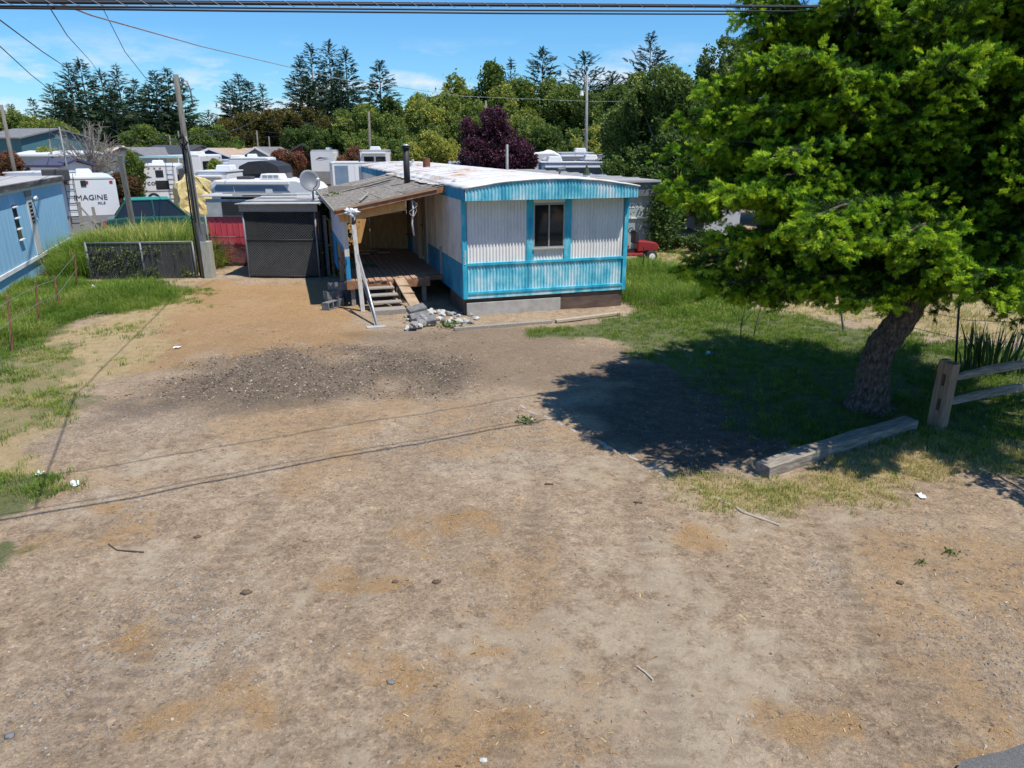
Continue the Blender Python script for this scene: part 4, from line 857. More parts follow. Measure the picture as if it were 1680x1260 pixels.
MB().tube([(.24, -.37, zc+.06), (.32, -.46, zc+.09)], .035, 8).build('feed_horn', m_white, dish, True)
# left light blue trailer
far = Vector((-16.3, 26.3)); yd = Vector((-.356, .934)); TL = 13.0; o2 = far-yd*TL; tyaw = math.atan2(.356, .934)
bt = thing('blue_trailer', 'light blue ribbed mobile home with grey flat roof behind the tall grass', 'mobile home', (o2.x, o2.y, 0), tyaw)
m_lb = mat('light_blue_siding', (.24, .47, .66), (.29, .53, .71), (.34, .57, .74), scale=2, stretch=(4, 4, .6), rough=.55)
ZA, ZT = .5, 2.40
def bhit(px, py):
    r = ray(px, py); cx_, sx_ = math.cos(tyaw), math.sin(tyaw); dx, dy = r[0]*cx_+r[1]*sx_, -r[0]*sx_+r[1]*cx_
    ox, oy = -o2.x*cx_-o2.y*sx_, o2.x*sx_-o2.y*cx_; t = -ox/dx; return oy+t*dy, CAM_H+t*r[2]
npan = 32
MB().b2(-3.1, -.03, 0, TL, -.1, ZT).build('wall_core', m_lb, bt)
for i in range(npan): MB().b2(-.03, .0, TL*i/npan+.006, TL*(i+1)/npan-.006, ZA, ZT).build('siding_panel', m_lb, bt, bevel=.004)
MB().b2(-3.2, .10, -.1, TL+.08, ZT+.10, ZT+.26).build('roof', mat('flat_grey_roof', (.30, .29, .28), (.38, .365, .35), (.44, .42, .40), scale=1.2, detail=8, rough=.9), bt)
MB().b2(.102, .125, -.1, TL+.1, ZT+.09, ZT+.24).build('roof_edge', mat('worn_dark_edge', (.035, .035, .035), (.08, .075, .07), (.22, .21, .2), scale=1.2, stretch=(1, 1, 6), detail=9), bt)
MB().b2(-3.1, .05, 0, TL+.02, ZT, ZT+.095).build('eave_trim', m_white, bt)
MB().b2(-.02, .03, 0, TL+.02, ZA-.11, ZA-.005).build('bottom_trim', m_white, bt)
for i in range(6): MB().b2(-.06+.0, -.035, 0, TL, ZA-.165-.085*i, ZA-.125-.085*i).build('skirting_slat', m_white if i % 2 == 0 else m_midblue, bt)
y0, zt = bhit(36, 322); y1, _ = bhit(57, 322); yb, zb = bhit(62, 408)
yc = (bhit(46, 340)[0]+bhit(66, 405)[0])/2; dw = .62
do = MB().b2(-.01, .022, yc-dw/2, yc+dw/2, ZA+.02, ZT-.18).build('door', mat('pale_door', (.50, .49, .46), (.58, .57, .54)), bt, bevel=.004)
MB().b2(.023, .03, yc-.17, yc+.17, 1.45, 2.05).build('door_window', m_glass, do); MB().b2(.0, .035, yc-dw/2-.05, yc+dw/2+.05, ZT-.18, ZT).build('door_head', m_wood_grey, do)
for k in range(5): MB().b2(.031, .05, yc-.17, yc+.17, 1.5+.115*k, 1.53+.115*k).build('louvre', m_wood_grey, do)
yw = bhit(25, 355)[0]
wo_ = MB().b2(.0, .03, yw-.16, yw+.16, 1.15, 2.08).build('window', m_glass, bt)
for k in range(4): MB().b2(.02, .085, yw-.2, yw+.2, 1.12+.3*k, 1.15+.3*k).build('louvre', m_white, wo_)
yl = bhit(54, 328)[0]; lm = MB().tube([(0, yl, 2.1), (.14, yl, 2.14)], [.05, .08], 10).build('wall_lamp', m_white, bt, True)
MB().b2(.0, .03, yl-.03, yl+.03, 1.5, 1.53).build('cable_clip', m_white, bt)
MB().tube([(-1.2, 5.5, ZT+.26), (-1.2, 5.5, ZT+.42)], .1, 10).build('roof_vent', m_white, bt)
# frame of a stair rail at its far end
sr = thing('leaning_timbers', 'grey weathered timber frame leaning at the end of the light blue trailer', 'timber', (far.x+.35, far.y+.1, gz(far.x, far.y)), tyaw)
for a, b in (((0, 0, -.1), (.1, 0, 1.9)), ((.55, .1, -.1), (.5, .1, 1.7)), ((0, .05, 1.9), (.75, .05, .7)), ((.3, .2, -.1), (.75, .2, 1.2)), ((.0, .0, 1.1), (.6, .1, 1.15))): MB().beam(a, b, .10, .05).build('timber', m_wood_grey, sr)
# rusty stakes with wire along the left edge
stk = [((18, 572), (12, 485)), ((62, 532), (58, 462)), ((98, 508), (88, 452)), ((126, 470), (122, 412)), ((-60, 640), (-72, 540))]
tops = []
for i, ((a, b), (c, e)) in enumerate(stk):
    g = G(a, b); t = P(c, e, g.y); z0 = gz(g.x, g.y); o = MB().beam((0, 0, -.1), (t.x-g.x, 0, t.z-z0), .03, .03).build('fence_stake', m_wood_red); o.location = (g.x, g.y, z0); tops.append(t)
    tag(o, 'thin rusty stake standing in the grass along the drive', 'stake', 'rusty stakes along the drive')
tops = [tops[4]]+tops[:4]
mb = MB()
for dz in (-.1, -.45): mb.tube([t+Vector((0, 0, dz)) for t in tops], .006, 4)
tag(mb.build('stake_wire', m_galv), 'thin sagging wire strung between the rusty stakes', 'wire')

# ================================================================== RV PARK
m_rv = mat('rv_white', (.72, .72, .72), (.66, .66, .67), scale=1.5, stretch=(1, 1, .4), rough=.35, spec=.5)
m_rvgrey = mat('rv_grey', (.20, .205, .21), (.27, .27, .28), scale=2, rough=.5)
m_rvblue = mat('rv_blue_grey', (.13, .19, .27), (.17, .235, .32), (.20, .27, .35), scale=1.2, stretch=(1, 1, 3), rough=.5)
m_tyre = mat('tyre_rubber', (.015, .015, .015), (.03, .029, .028), rough=.9)
m_tail = mat('tail_lamp', (.45, .02, .02), (.35, .02, .02), rough=.3)
def rounded(w, z0, z1, r, n=4):
    o = [(-w/2, z0), (w/2, z0)]
    for k in range(n+1): a = math.pi/2*k/n; o.append((w/2-r+r*math.cos(a), z1-r+r*math.sin(a)))
    for k in range(n+1): a = math.pi/2*(1+k/n); o.append((-w/2+r+r*math.cos(a), z1-r+r*math.sin(a)))
    return o
def wheel(parent, x, y, r=.33, w=.2):
    wh = MB().tube([(x-w/2, y, r), (x-w/2+.03, y, r), (x+w/2-.03, y, r), (x+w/2, y, r)], [r*.9, r, r, r*.9], 18).build('wheel', m_tyre, parent, True)
    MB().tube([(x-w/2-.006, y, r), (x+w/2+.006, y, r)], r*.55, 12).build('rim', m_alu, wh)
def rv(label, px, D, yaw, W, Ln, ztop, cat='camper trailer', r=.12, floor=.45, ac=1, name='camper_trailer', low=None):
    x = P(px, 300, D).x; z0 = gz(x, D); t = thing(name, label, cat, (x, D, z0), yaw); h = ztop-z0
    MB().prism(rounded(W, floor, h-.03, r), 0, Ln).build('body', m_rv, t, bevel=.03)
    MB().prism([(-W/2+.03, h-.06), (W/2-.03, h-.06), (W/2-.25, h), (-W/2+.25, h)], -.02, Ln+.02).build('roof', m_rv, t)
    if low: MB().b2(-W/2-.012, W/2+.012, -.015, Ln-.3, floor-.02, low).build('lower_band', m_rvgrey, t)
    MB().b2(-W/2+.1, W/2-.1, -.12, .0, floor-.12, floor-.01).build('bumper', m_black, t)
    for s in (-1, 1):
        for k in (.55, .68): wheel(t, s*(W/2-.14), Ln*k)
        MB().tube([(s*.8, Ln*.9, -.05), (s*.8, Ln*.9, floor)], .04, 6).build('jack_stand', m_black, t)
    for k in range(ac): MB().prism([(-.35, h-.02), (.35, h-.02), (.28, h+.24), (-.28, h+.24)], Ln*(.35+.3*k), Ln*(.35+.3*k)+.8).build('roof_unit', m_rv, t, bevel=.04)
    return t, h
def ladder(t, x, z0, z1, y=-.09, w=.34):
    for s in (-1, 1): MB().tube([(x+s*w/2, y, z0), (x+s*w/2, y, z1), (x+s*w/2, y+.25, z1+.15)], .014, 6).build('ladder_rail', m_black, t, True)
    k = int((z1-z0)/.28)
    for i in range(k): MB().tube([(x-w/2, y, z0+.2+.28*i), (x+w/2, y, z0+.2+.28*i)], .012, 6).build('ladder_rung', m_black, t)
def rwin(t, x, z, w, h, y=-.0, m=None):
    f = MB().b2(x-w/2-.03, x+w/2+.03, y-.02, y+.01, z-h/2-.03, z+h/2+.03).build('window', m_black, t, bevel=.02); MB().b2(x-w/2, x+w/2, y-.028, y-.015, z-h/2, z+h/2).build('pane', m or m_glass, f)
# trailer marked IMAGINE
t, h = rv('white travel trailer with ladder and grey IMAGINE lettering behind the light blue trailer', 142, 30.5, R(31), 2.15, 6.5, P(142, 291, 30.5).z, low=1.32, ac=2)
m_dkgrey = mat('dark_grey_letter', (.05, .05, .055), (.06, .06, .065))
text_part('lettering', 'IMAGINE', .30, m_dkgrey, t, (.05, -.012, h-.82), (R(90), 0, 0), .004, 1.05); text_part('lettering', 'XLS', .14, m_dkgrey, t, (.42, -.012, h-1.05), (R(90), 0, 0), .004, 1.3)
ladder(t, -.62, 1.0, h); MB().b2(-W/2, W/2, -.02, -.01, 0, .001)
for x, z in ((-.75, h-.2), (.0, h-.2), (.9, h-.2)): MB().b2(x-.06, x+.06, -.02, .0, z-.05, z+.05).build('marker_lamp', m_tail, t)
MB().b2(-.22, -.02, -.03, .0, h-.36, h-.12).build('rear_camera', m_black, t, bevel=.02)
for x in (.25, .75): MB().b2(x-.2, x+.2, -.03, -.014, .62, 1.0).build('lower_hatch', m_dkgrey, t)
MB().b2(-1.5, -.55, -.7, -.1, h-.1, h+.35).build('equipment_box', m_dkgrey, t, bevel=.04)
# trailer marked Jayco
t, h = rv('white travel trailer with black Jayco lettering, two rear windows and ladder', 257, 43, R(21), 2.3, 7, P(257, 271, 43).z)
text_part('lettering', 'Jayco', .40, m_black, t, (-.55, -.012, h-1.0), (R(90), 0, 0), .004, 1.2)
mb = MB(); mb.prism([(-.95, h-.62), (-.6, h-.56), (-.2, h-.68), (-.55, h-.72), (-.8, h-.80), (-.62, h-.68)], -.016, -.004); mb.build('emblem', m_dkgrey, t)
MB().prism([(-.9, h-.45), (-.55, h-.52), (-.25, h-.66), (-.6, h-.6)], -.017, -.005).build('emblem', m_rvgrey, t)
rwin(t, .22, h-.48, .36, .34); rwin(t, .30, h-1.12, .66, .44); ladder(t, .82, .7, h, w=.36)
mb = MB(); mb.tube([(-.25, -.20, h-1.9), (-.25, -.04, h-1.9)], .34, 18); w_ = mb.build('spare_wheel', m_tyre, t); MB().tube([(-.25, -.21, h-1.9), (-.25, -.19, h-1.9)], .2, 14).build('rim', m_rv, w_)
for x in (-.95, 1.05): MB().b2(x-.1, x+.1, -.03, 0, h-1.72, h-1.58).build('tail_lamp', m_tail, t)
for x in (-.3, 0, .3): MB().b2(x-.05, x+.05, -.03, 0, h-.18, h-.14).build('marker_lamp', m_tail, t)
MB().b2(-1.2, 1.2, -.012, -.002, h-1.5, h-1.44).build('stripe', m_rvgrey, t)
MB().b2(1.24, 1.55, .3, 3.2, .7, h-.25).build('slide_out', m_dkgrey, t)
# motorhome behind it
t, h = rv('white motorhome with grey swirls beyond the pole', 306, 58, R(8), 2.5, 7, P(306, 254, 58).z, 'motorhome', ac=2, name='motorhome')
for k in range(3): MB().prism([(-.9+.3*k, h-1.0-.3*k), (-.2+.3*k, h-.8-.3*k), (.7, h-1.2-.2*k), (.0, h-1.05-.3*k)], -.014, -.004).build('swirl', m_rvgrey, t)
MB().b2(1.26, 1.28, .6, 3.0, h-1.5, h-.5).build('side_window', m_glass, t)
# blue grey trailer, long side to the camera
x0, x1, DD = P(345, 320, 31).x, P(535, 320, 31).x, 31.0; zt = P(420, 294, DD).z; z0 = gz(x0, DD); ln = x1-x0; hh = zt-z0
t = thing('camper_trailer', 'blue grey travel trailer with white nose standing behind the dog kennel', 'camper trailer', (x0, DD, z0), R(-2))
out_ = [(0, .4), (ln, .4), (ln+.05, 1.3), (ln-.15, hh-.75), (ln-.7, hh-.2), (ln-1.2, hh-.04), (.25, hh-.04), (.05, hh-.2)]
MB().prism(out_, 0, 2.3).build('body', m_rv, t, bevel=.05)
MB().prism([(.08, .5), (ln-1.45, .5), (ln-1.45, hh-.55), (ln-1.75, hh-.25), (.30, hh-.25), (.1, hh-.4)], -.012, -.002).build('side_panel', m_rvblue, t)
MB().b2(.35, ln-1.5, -.08, .02, hh-.2, hh-.1).build('awning_rail', m_rv, t)
MB().b2(1.05, 1.08, -.02, -.013, .5, hh-.3).build('seam', m_rv, t)
for x, w in ((.75, .55), (1.9, .6)): rwin(t, x, hh-1.0, w, .3, -.012)
do = MB().b2(2.42, 2.72, -.03, -.013, .5, hh-.38).build('door', m_rv, t)
for k in range(3): MB().b2(ln-1.2+.25*k, ln-1.1+.25*k, -.02, .0, hh-1.05, hh-.75).build('vent', m_rvgrey, t)
MB().prism([(1.95, hh-.04), (2.95, hh-.04), (2.85, hh+.2), (2.05, hh+.2)], .6, 1.4).build('roof_unit', m_rv, t, bevel=.04)
for k in range(3): MB().b2(2.12+.24*k, 2.32+.24*k, .585, .6, hh+.03, hh+.14).build('grille', m_rvgrey, t)
MB().b2(.9, 1.5, .8, 1.3, hh-.04, hh+.08).build('roof_vent', m_dkgrey, t)
for k in (.45, .6): wheel(t, ln*k, .12); 
MB().b2(ln*.2, ln*.25, .5, 1.8, -.1, .4).build('jack_stand', m_black, t); MB().b2(ln*.8, ln*.85, .5, 1.8, -.1, .4).build('jack_stand', m_black, t)
# tarp covered boat
tp = P(318, 312, 35); z0 = gz(tp.x, 35); t = thing('covered_boat', 'boat under a crumpled yellow tarp beside the blue grey trailer', 'boat', (tp.x, 35, z0), R(31))
bm = bmesh.new(); bmesh.ops.create_cube(bm, size=1); bmesh.ops.subdivide_edges(bm, edges=bm.edges[:], cuts=9, use_grid_fill=True)
topz = P(318, 286, 35).z-z0; w = (P(347, 300, 35).x-P(289, 300, 35).x)*1.05
for v in bm.verts:
    q = v.co.copy(); zf = q.z+.5; sx = 1-.45*max(0, zf-.55)**1.2-.12*(1-zf); sag = .10*math.sin(q.x*9+q.y*5)*(zf)
    v.co = Vector((q.x*w*sx+.05*math.sin(zf*17+q.x*8), q.y*2.6*(1-.2*zf), .35+(topz-.35)*(zf-.16*abs(q.x)*2*zf)+sag*.4))
    v.co += Vector((random.gauss(0, .025), random.gauss(0, .04), random.gauss(0, .025)))
me = bpy.data.meshes.new('tarp'); bm.to_mesh(me); bm.free(); addobj('tarp', me, mat('yellow_tarp', (.45, .33, .11), (.58, .45, .19), (.66, .54, .28), scale=3, bump=.7, bscale=9, rough=.6), t)
MB().b2(-.6, .6, -1.1, 1.1, .15, .6).build('hull', m_rv, t)
for x in (-.75, .75): wheel(t, x, .3, .3, .18)
# green car
cp = P(264, 345, 30.5); z0 = gz(cp.x, 30.5)
def car(label, loc, rz, mbody, mroof, name='parked_car', cat='car'):
    c = thing(name, label, cat, loc, rz)
    MB().prismx([(-2.1, .3), (2.1, .3), (2.15, .6), (2.05, .85), (1.0, .95), (-1.2, .98), (-2.05, .92), (-2.15, .6)], -.86, .86).build('body', mbody, c, bevel=.06)
    MB().add([(-.8, -1.75, .95), (.8, -1.75, .95), (.8, .95, .95), (-.8, .95, .95), (-.62, -1.25, 1.42), (.62, -1.25, 1.42), (.62, .3, 1.42), (-.62, .3, 1.42)], [(0, 1, 5, 4), (1, 2, 6, 5), (2, 3, 7, 6), (3, 0, 4, 7)]).build('glasshouse', m_glass, c)
    MB().b2(-.66, .66, -1.32, .36, 1.41, 1.47).build('roof', mroof, c, bevel=.03)
    for sx_ in (-1, 1):
        for a, b in (((.8, -1.75, .95), (.64, -1.25, 1.42)), ((.8, .95, .95), (.64, .32, 1.42)), ((.82, -.3, .95), (.66, -.3, 1.42))): MB().beam((a[0]*sx_, a[1], a[2]), (b[0]*sx_, b[1], b[2]), .06, .05).build('pillar', mbody, c)
        for yy in (-1.3, 1.35): wheel(c, sx_*.78, yy, .31, .2)
        MB().b2(sx_*.7-.14, sx_*.7+.14, -2.17, -2.12, .66, .82).build('tail_lamp', m_tail, c); MB().b2(sx_*.65-.15, sx_*.65+.15, 2.12, 2.17, .6, .74).build('headlight', m_rv, c)
    return c
m_gcar = mat('dark_green_paint', (.01, .06, .05), (.012, .075, .06), rough=.3, spec=.6); m_teal = mat('faded_teal_roof', (.02, .20, .16), (.03, .25, .20), rough=.45)
car('dark green car with faded teal roof parked behind the tall weeds', (cp.x, 30.5, z0), R(-62), m_gcar, m_teal).scale = (1.0, 1.0, 1.4)
# white fifth wheel, rear view
t, h = rv('tall white fifth wheel trailer with black swoosh beside the red building', 532, 78, R(2), 2.45, 10, P(532, 246, 78).z, low=1.75, ac=2, r=.3)
MB().prism([(-.75, h-1.0), (-.3, h-.72), (.6, h-.8), (-.2, h-.86)], -.014, -.004).build('swirl', m_dkgrey, t); MB().prism([(-.5, h-1.05), (.1, h-1.0), (.8, h-.86), (.1, h-.95)], -.014, -.004).build('swirl', m_rvgrey, t)
MB().b2(1.235, 2.1, .6, 4.0, .75, h-.75).build('slide_out', m_rv, t); rwin(t, 1.65, h-1.25, .4, .6, .6)
MB().b2(-1.2, 1.2, -.05, -.013, .05, 1.1).build('skirting', mat('grey_lattice', (.16, .15, .14), (.3, .29, .27), scale=5, stretch=(5, 1, 1)), t)
# swirl fifth wheel, side on
x0, x1, DD = P(667, 255, 72).x, P(756, 255, 72).x, 72.0; z0 = gz(x0, DD); hh = P(710, 243, DD).z-z0; ln = x1-x0
t = thing('camper_trailer', 'white fifth wheel with black curved swirls behind the long white roof', 'camper trailer', (x0, DD, z0), R(4))
MB().prism([(.5, .5), (ln, .5), (ln, hh-.1), (ln-.1, hh), (2.0, hh), (1.1, hh-.25), (.35, hh-.9), (.1, hh-1.5), (.3, hh-1.75), (.5, hh-1.8)], 0, 2.4).build('body', m_rv, t, bevel=.05)
def arc(mb, cx_, cz_, r0, a0, a1, w, n=10):
    o = []
    for i in range(n+1): a = R(a0+(a1-a0)*i/n); ww = w*math.sin(math.pi*i/n)+.01; o.append((cx_+(r0+ww)*math.cos(a), cz_+(r0+ww)*math.sin(a)))
    for i in reversed(range(n+1)): a = R(a0+(a1-a0)*i/n); o.append((cx_+r0*math.cos(a), cz_+r0*math.sin(a)))
    return mb.prism(o, -.016, -.003)
for c_, z_, r_, a0, a1, w in ((2.6, hh-2.2, 1.7, 80, 175, .16), (2.7, hh-2.6, 1.9, 60, 150, .12), (5.3, hh-2.3, 1.7, 75, 200, .18), (5.6, hh-2.3, 1.5, 90, 210, .14), (4.3, hh-1.6, .6, 110, 230, .16)): arc(MB(), c_, z_, r_, a0, a1, w).build('swirl', m_dkgrey, t)
MB().b2(1.6, 1.85, -.02, -.002, .6, hh-.7).build('door', m_rvgrey, t); MB().b2(ln-.02, ln+.2, .2, 2.2, .6, hh-.2).build('rear_cap', m_dkgrey, t)
for x in (2.2, 3.6): MB().prism([(x, hh-.02), (x+.7, hh-.02), (x+.6, hh+.2), (x+.1, hh+.2)], .8, 1.6).build('roof_unit', m_rv, t)
for x in (.9, ln-.6): MB().b2(x, x+.15, .5, 1.8, -.1, .5).build('jack_stand', m_black, t)
for k in (.6, .72): wheel(t, ln*k, .12)
# white class C under a bubble tarp and low trailers behind the home
x0 = P(862, 260, 50).x; z0 = gz(x0, 50); t = thing('motorhome', 'white motorhome with bulging cover right of the purple plum tree', 'motorhome', (x0, 50, z0), R(3)); hh = P(890, 250, 50).z-z0; ln = P(922, 260, 50).x-x0
MB().prism([(0, .5), (ln, .5), (ln+.1, hh-.7), (ln-.1, hh-.15), (ln-.5, hh), (.5, hh), (.35, hh-.3), (.3, hh-.9), (0, hh-1.0)], 0, 2.4).build('body', m_rv, t, bevel=.1)
blob('cover', (ln*.62, 1.0, hh-.42), .75, m_rv, t, 5, 3, .18, (1.35, 1.4, .72)); MB().b2(.2, .6, .7, 1.5, hh, hh+.3).build('roof_unit', m_rv, t)
MB().b2(-.9, 0, .2, 2.2, .5, hh-1.0).build('cab', m_rv, t, bevel=.06); MB().b2(-.7, -.15, .19, .21, hh-1.7, hh-1.15).build('cab_window', m_glass, t)
for x in (.1, ln-.5): wheel(t, x, .12)
def sidecamper(label, pxa, pxb, pyt, D, mbody, wins, ac=()):
    x0, x1 = P(pxa, 280, D).x, P(pxb, 280, D).x; z0 = gz(x0, D); h = P((pxa+pxb)/2, pyt, D).z-z0; ln = x1-x0
    t = thing('camper_trailer', label, 'camper trailer', (x0, D, z0), R(2))
    MB().prism([(0, .4), (ln, .4), (ln, h-.12), (ln-.15, h-.04), (.15, h-.04), (0, h-.12)], 0, 2.4).build('body', mbody, t, bevel=.04)
    MB().b2(-.03, ln+.03, -.04, 2.45, h-.04, h+.02).build('roof', m_rv, t); MB().b2(.2, ln-.3, -.2, -.01, h-.32, h-.2).build('awning_roll', m_rv, t, bevel=.03)
    for a in wins: rwin(t, ln*a, h-.75, .8, .35, -.0)
    for a in ac: MB().prism([(ln*a, h), (ln*a+.9, h), (ln*a+.8, h+.3), (ln*a+.1, h+.3)], .6, 1.5).build('roof_unit', m_rv, t, bevel=.05)
    for k in (.5, .6): wheel(t, ln*k, .12)
    MB().b2(ln*.2, ln*.22, .5, 1.9, -.1, .42).build('jack_stand', m_black, t); return t
sidecamper('long low grey trailer with white roof beneath the tall pole', 888, 1000, 266, 42, m_rvblue, (.25, .55), (.1,))
sidecamper('low trailer with two roof units in front of the yellow green bush', 960, 1045, 262, 47, m_rvblue, (.3, .7), (.0, .4))
sidecamper('white camper roof just left of the purple plum tree', 742, 800, 266, 46, m_rv, (.3,), (.2,))
sidecamper('white camper above the home roof left of the slim wooden pole', 592, 640, 246, 64, m_rv, (.3, .7), (.3,))
sidecamper('white camper with grey roof units left of the bulging motorhome', 772, 838, 250, 56, m_rv, (.2, .6), (.1, .6))
sidecamper('white camper behind the tall grey pole', 915, 972, 250, 54, m_rv, (.3, .7), (.5,))
sidecamper('small white camper beside the blue shed', 988, 1022, 254, 52, m_rv, (.5,), (.2,))
sidecamper('white camper between navy house and canopy truck', 364, 398, 262, 52, m_rv, (.5,), (.3,))
sidecamper('white camper roof behind the tarp covered boat', 318, 372, 281, 38, m_rv, (.3,), (.5,))
# black canopied pickup and white camper behind
t, h = rv('white camper with side awning behind the black canopy truck', 412, 50, R(13), 2.6, 6, P(412, 259, 50).z)
MB().b2(-2.0, -1.32, .4, 1.4, .5, h-.5).build('side_cabinet', m_rv, t)
x0 = P(425, 285, 44).x; z0 = gz(x0, 44); t = thing('canopy_truck', 'white pickup truck under a dark canvas canopy behind the blue grey trailer', 'truck', (x0, 44, z0), R(4)); zt = P(425, 264, 44).z-z0; wv = 1.25
MB().prism([(-wv, zt-.75), (wv, zt-.75), (wv*.9, zt-.3), (wv*.45, zt-.05), (0, zt), (-wv*.45, zt-.05), (-wv*.9, zt-.3)], 0, 3.5).build('canopy', mat('black_canvas', (.02, .022, .028), (.035, .037, .045), bump=.3, bscale=5, rough=.7), t)
MB().b2(-wv+.06, wv-.06, .05, 3.4, zt-1.1, zt-.755).build('canopy_window', m_glass, t); MB().b2(-wv, wv, .0, 4.6, .5, zt-1.1).build('body', m_rv, t, bevel=.06)
for s in (-1, 1):
    MB().b2(s*(wv-.08)-.05, s*(wv-.08)+.05, -.02, .05, zt-1.1, zt-.75).build('canopy_post', m_dkgrey, t)
    for yy in (.9, 3.8): wheel(t, s*(wv-.15), yy, .38, .24)
# box trailer at the end of the home
t, h = rv('white and blue box trailer at the far end of the turquoise home', 578, 45, R(16), 2.3, 4, P(578, 266, 45).z, 'trailer', ac=0, name='box_trailer')
MB().b2(-1.0, -.2, -.02, -.004, .6, h-.2).build('rear_door', m_rvblue, t); MB().b2(.2, .9, -.02, -.004, .6, h-.2).build('rear_door', m_rv, t)
for k in range(4): MB().b2(.95, 1.1, -.03, -.01, .8+.45*k, 1.0+.45*k).build('step_plate', m_dkgrey, t)
MB().tube([(.6, 1.0, h-.05), (.6, 1.0, h+.5)], .06, 8).build('roof_mast', m_black, t)
# low white camper roofs at left
sidecamper('low white camper roof showing above the light blue trailer', 5, 88, 283, 36, m_rv, (.3,), ())
# old dark fence posts and tall weeds
for (a, b), (c, e), lb in (((213, 335), (197, 256), 'dark weathered leaning post standing among the tall weeds'),):
    g = P(a, b, 26.5); t2 = P(c, e, 26.5); z0 = gz(g.x, 26.5); o = MB().beam((0, 0, -.1), (t2.x-g.x, 0, t2.z-z0), .16, .12).build('old_post', m_pole); o.location = (g.x, 26.5, z0); tag(o, lb, 'post')

# ================================================================== GREY MOBILE HOME BEHIND, MOWER
gc = P(1066, 398, 28.5); z0 = gz(gc.x, 28.5); m_gh = mat('pale_grey_green_wall', (.24, .28, .27), (.30, .34, .33), (.36, .39, .38), scale=2, stretch=(3, 3, .7))
ghm = thing('grey_mobile_home', 'grey mobile home with flat grey roof behind the turquoise home', 'mobile home', (gc.x, 28.5, z0), R(17.5))
hg = P(1066, 294, 28.5).z-z0; GW, GLn = 5.6, 15
MB().b2(-GW, 0, 0, GLn, .0, hg-.62).build('wall', m_gh, ghm)
MB().b2(-GW-.1, .12, -.15, GLn, hg-.62, hg-.10).build('fascia', mat('dark_grey_fascia', (.10, .11, .12), (.15, .16, .17), scale=2), ghm)
MB().b2(-GW-.2, .2, -.25, GLn+.1, hg-.10, hg-.02).build('roof', mat('grey_sheet_roof', (.24, .245, .25), (.31, .31, .315), (.37, .365, .36), scale=1.0, stretch=(.5, 4, 1), detail=8, rough=.7), ghm)
for k in range(1, 9): MB().b2(-GW-.2, .2, k*1.6, k*1.6+.05, hg-.02, hg+.02).build('roof_seam', m_tin, ghm)
MB().b2(-1.6, -.2, -.06, -.0, 1.28, 1.34).build('wall_rail', m_white, ghm)
text_part('house_number', '2263', .28, m_white, ghm, (-.75, -.01, hg-.98), (R(90), 0, 0), .004, 1.1)
MB().tube([(-1.9, 2.2, hg-.05), (-1.9, 2.2, hg+.12)], .14, 12).build('roof_vent', m_rv, ghm)
mb = MB(); mb.tube([(-1.9, 2.2, hg+.12), (-1.9, 2.2, hg+.5)], [.16, .02], 10); mb.build('vent_plant', mat('dark_green_topper', (.03, .05, .02), (.05, .07, .03)), ghm)
MB().tube([(-2.2, 4.5, hg-.02), (-2.2, 4.5, hg+.28), (-1.95, 4.4, hg+.3)], .12, 10).build('roof_turbine', m_galv, ghm)
iv2 = thing('ivy_column', 'dense ivy covering the end of the grey mobile home', 'ivy', (gc.x+.25, 28.2, z0))
MB().tube([(0, 0, -.1), (0, 0, 1.5), (-.1, 0, 2.4)], [.05, .04, .01], 6).build('stem', m_wood_red, iv2)
n = 2600; leaves('crown', np.stack([.2+RNG.normal(0, .34, n), RNG.normal(0, .4, n), .05+(hg-.2)*RNG.random(n)**.9], 1), .15, np.clip(RNG.normal(.25, .2, n), 0, 1), iv2)
mp_ = G(1040, 424); z0 = gz(mp_.x, mp_.y)
mw = thing('riding_mower', 'red riding mower parked beside the turquoise home', 'mower', (mp_.x, mp_.y, z0), R(12))
m_mred = mat('mower_red', (.24, .012, .014), (.30, .02, .02), rough=.4, spec=.5)
def disc(name, x, y, r, w):
    wh = MB().tube([(x, y-w/2, r), (x, y-w/2+.03, r), (x, y+w/2-.03, r), (x, y+w/2, r)], [r*.88, r, r, r*.88], 20).build('wheel', m_tyre, mw, True); MB().tube([(x, y-w/2-.01, r), (x, y+w/2+.01, r)], r*.55, 14).build('rim', m_white, wh)
for y in (-.42, .42): disc('wheel', .45, y, .20, .16); disc('wheel', -.72, y, .25, .22)
MB().prism([(.02, .34), (.75, .36), (.80, .50), (.70, .62), (.30, .68), (.02, .70)], -.24, .24).build('hood', m_mred, mw, bevel=.03)
MB().prism([(-1.0, .42), (-.35, .42), (-.30, .58), (-.95, .66)], -.34, .34).build('rear_fender', m_mred, mw, bevel=.03)
MB().b2(-.5, .2, -.40, .40, .22, .30).build('mowing_deck', m_mred, mw, bevel=.02); MB().b2(-.95, .7, -.14, .14, .25, .40).build('chassis', m_black, mw)
MB().prism([(-.80, .64), (-.42, .62), (-.42, .70), (-.74, .74), (-.88, 1.05), (-.95, 1.03)], -.22, .22).build('seat', m_mred, mw, bevel=.03)
MB().prism([(-.08, .6), (.10, .68), (.02, 1.02), (-.08, 1.04)], -.2, .2).build('dashboard', m_black, mw, bevel=.02)
MB().tube([(0, 0, .95), (-.16, 0, 1.02)], .02, 6).build('steering_column', m_black, mw)
mb = MB(); mb.tube([(-.17+.04*math.cos(t), .17*math.sin(t), 1.04+.17*math.cos(t)*.45) for t in np.linspace(0, 6.2832, 17)], .016, 6, False); mb.build('steering_wheel', m_black, mw, True)
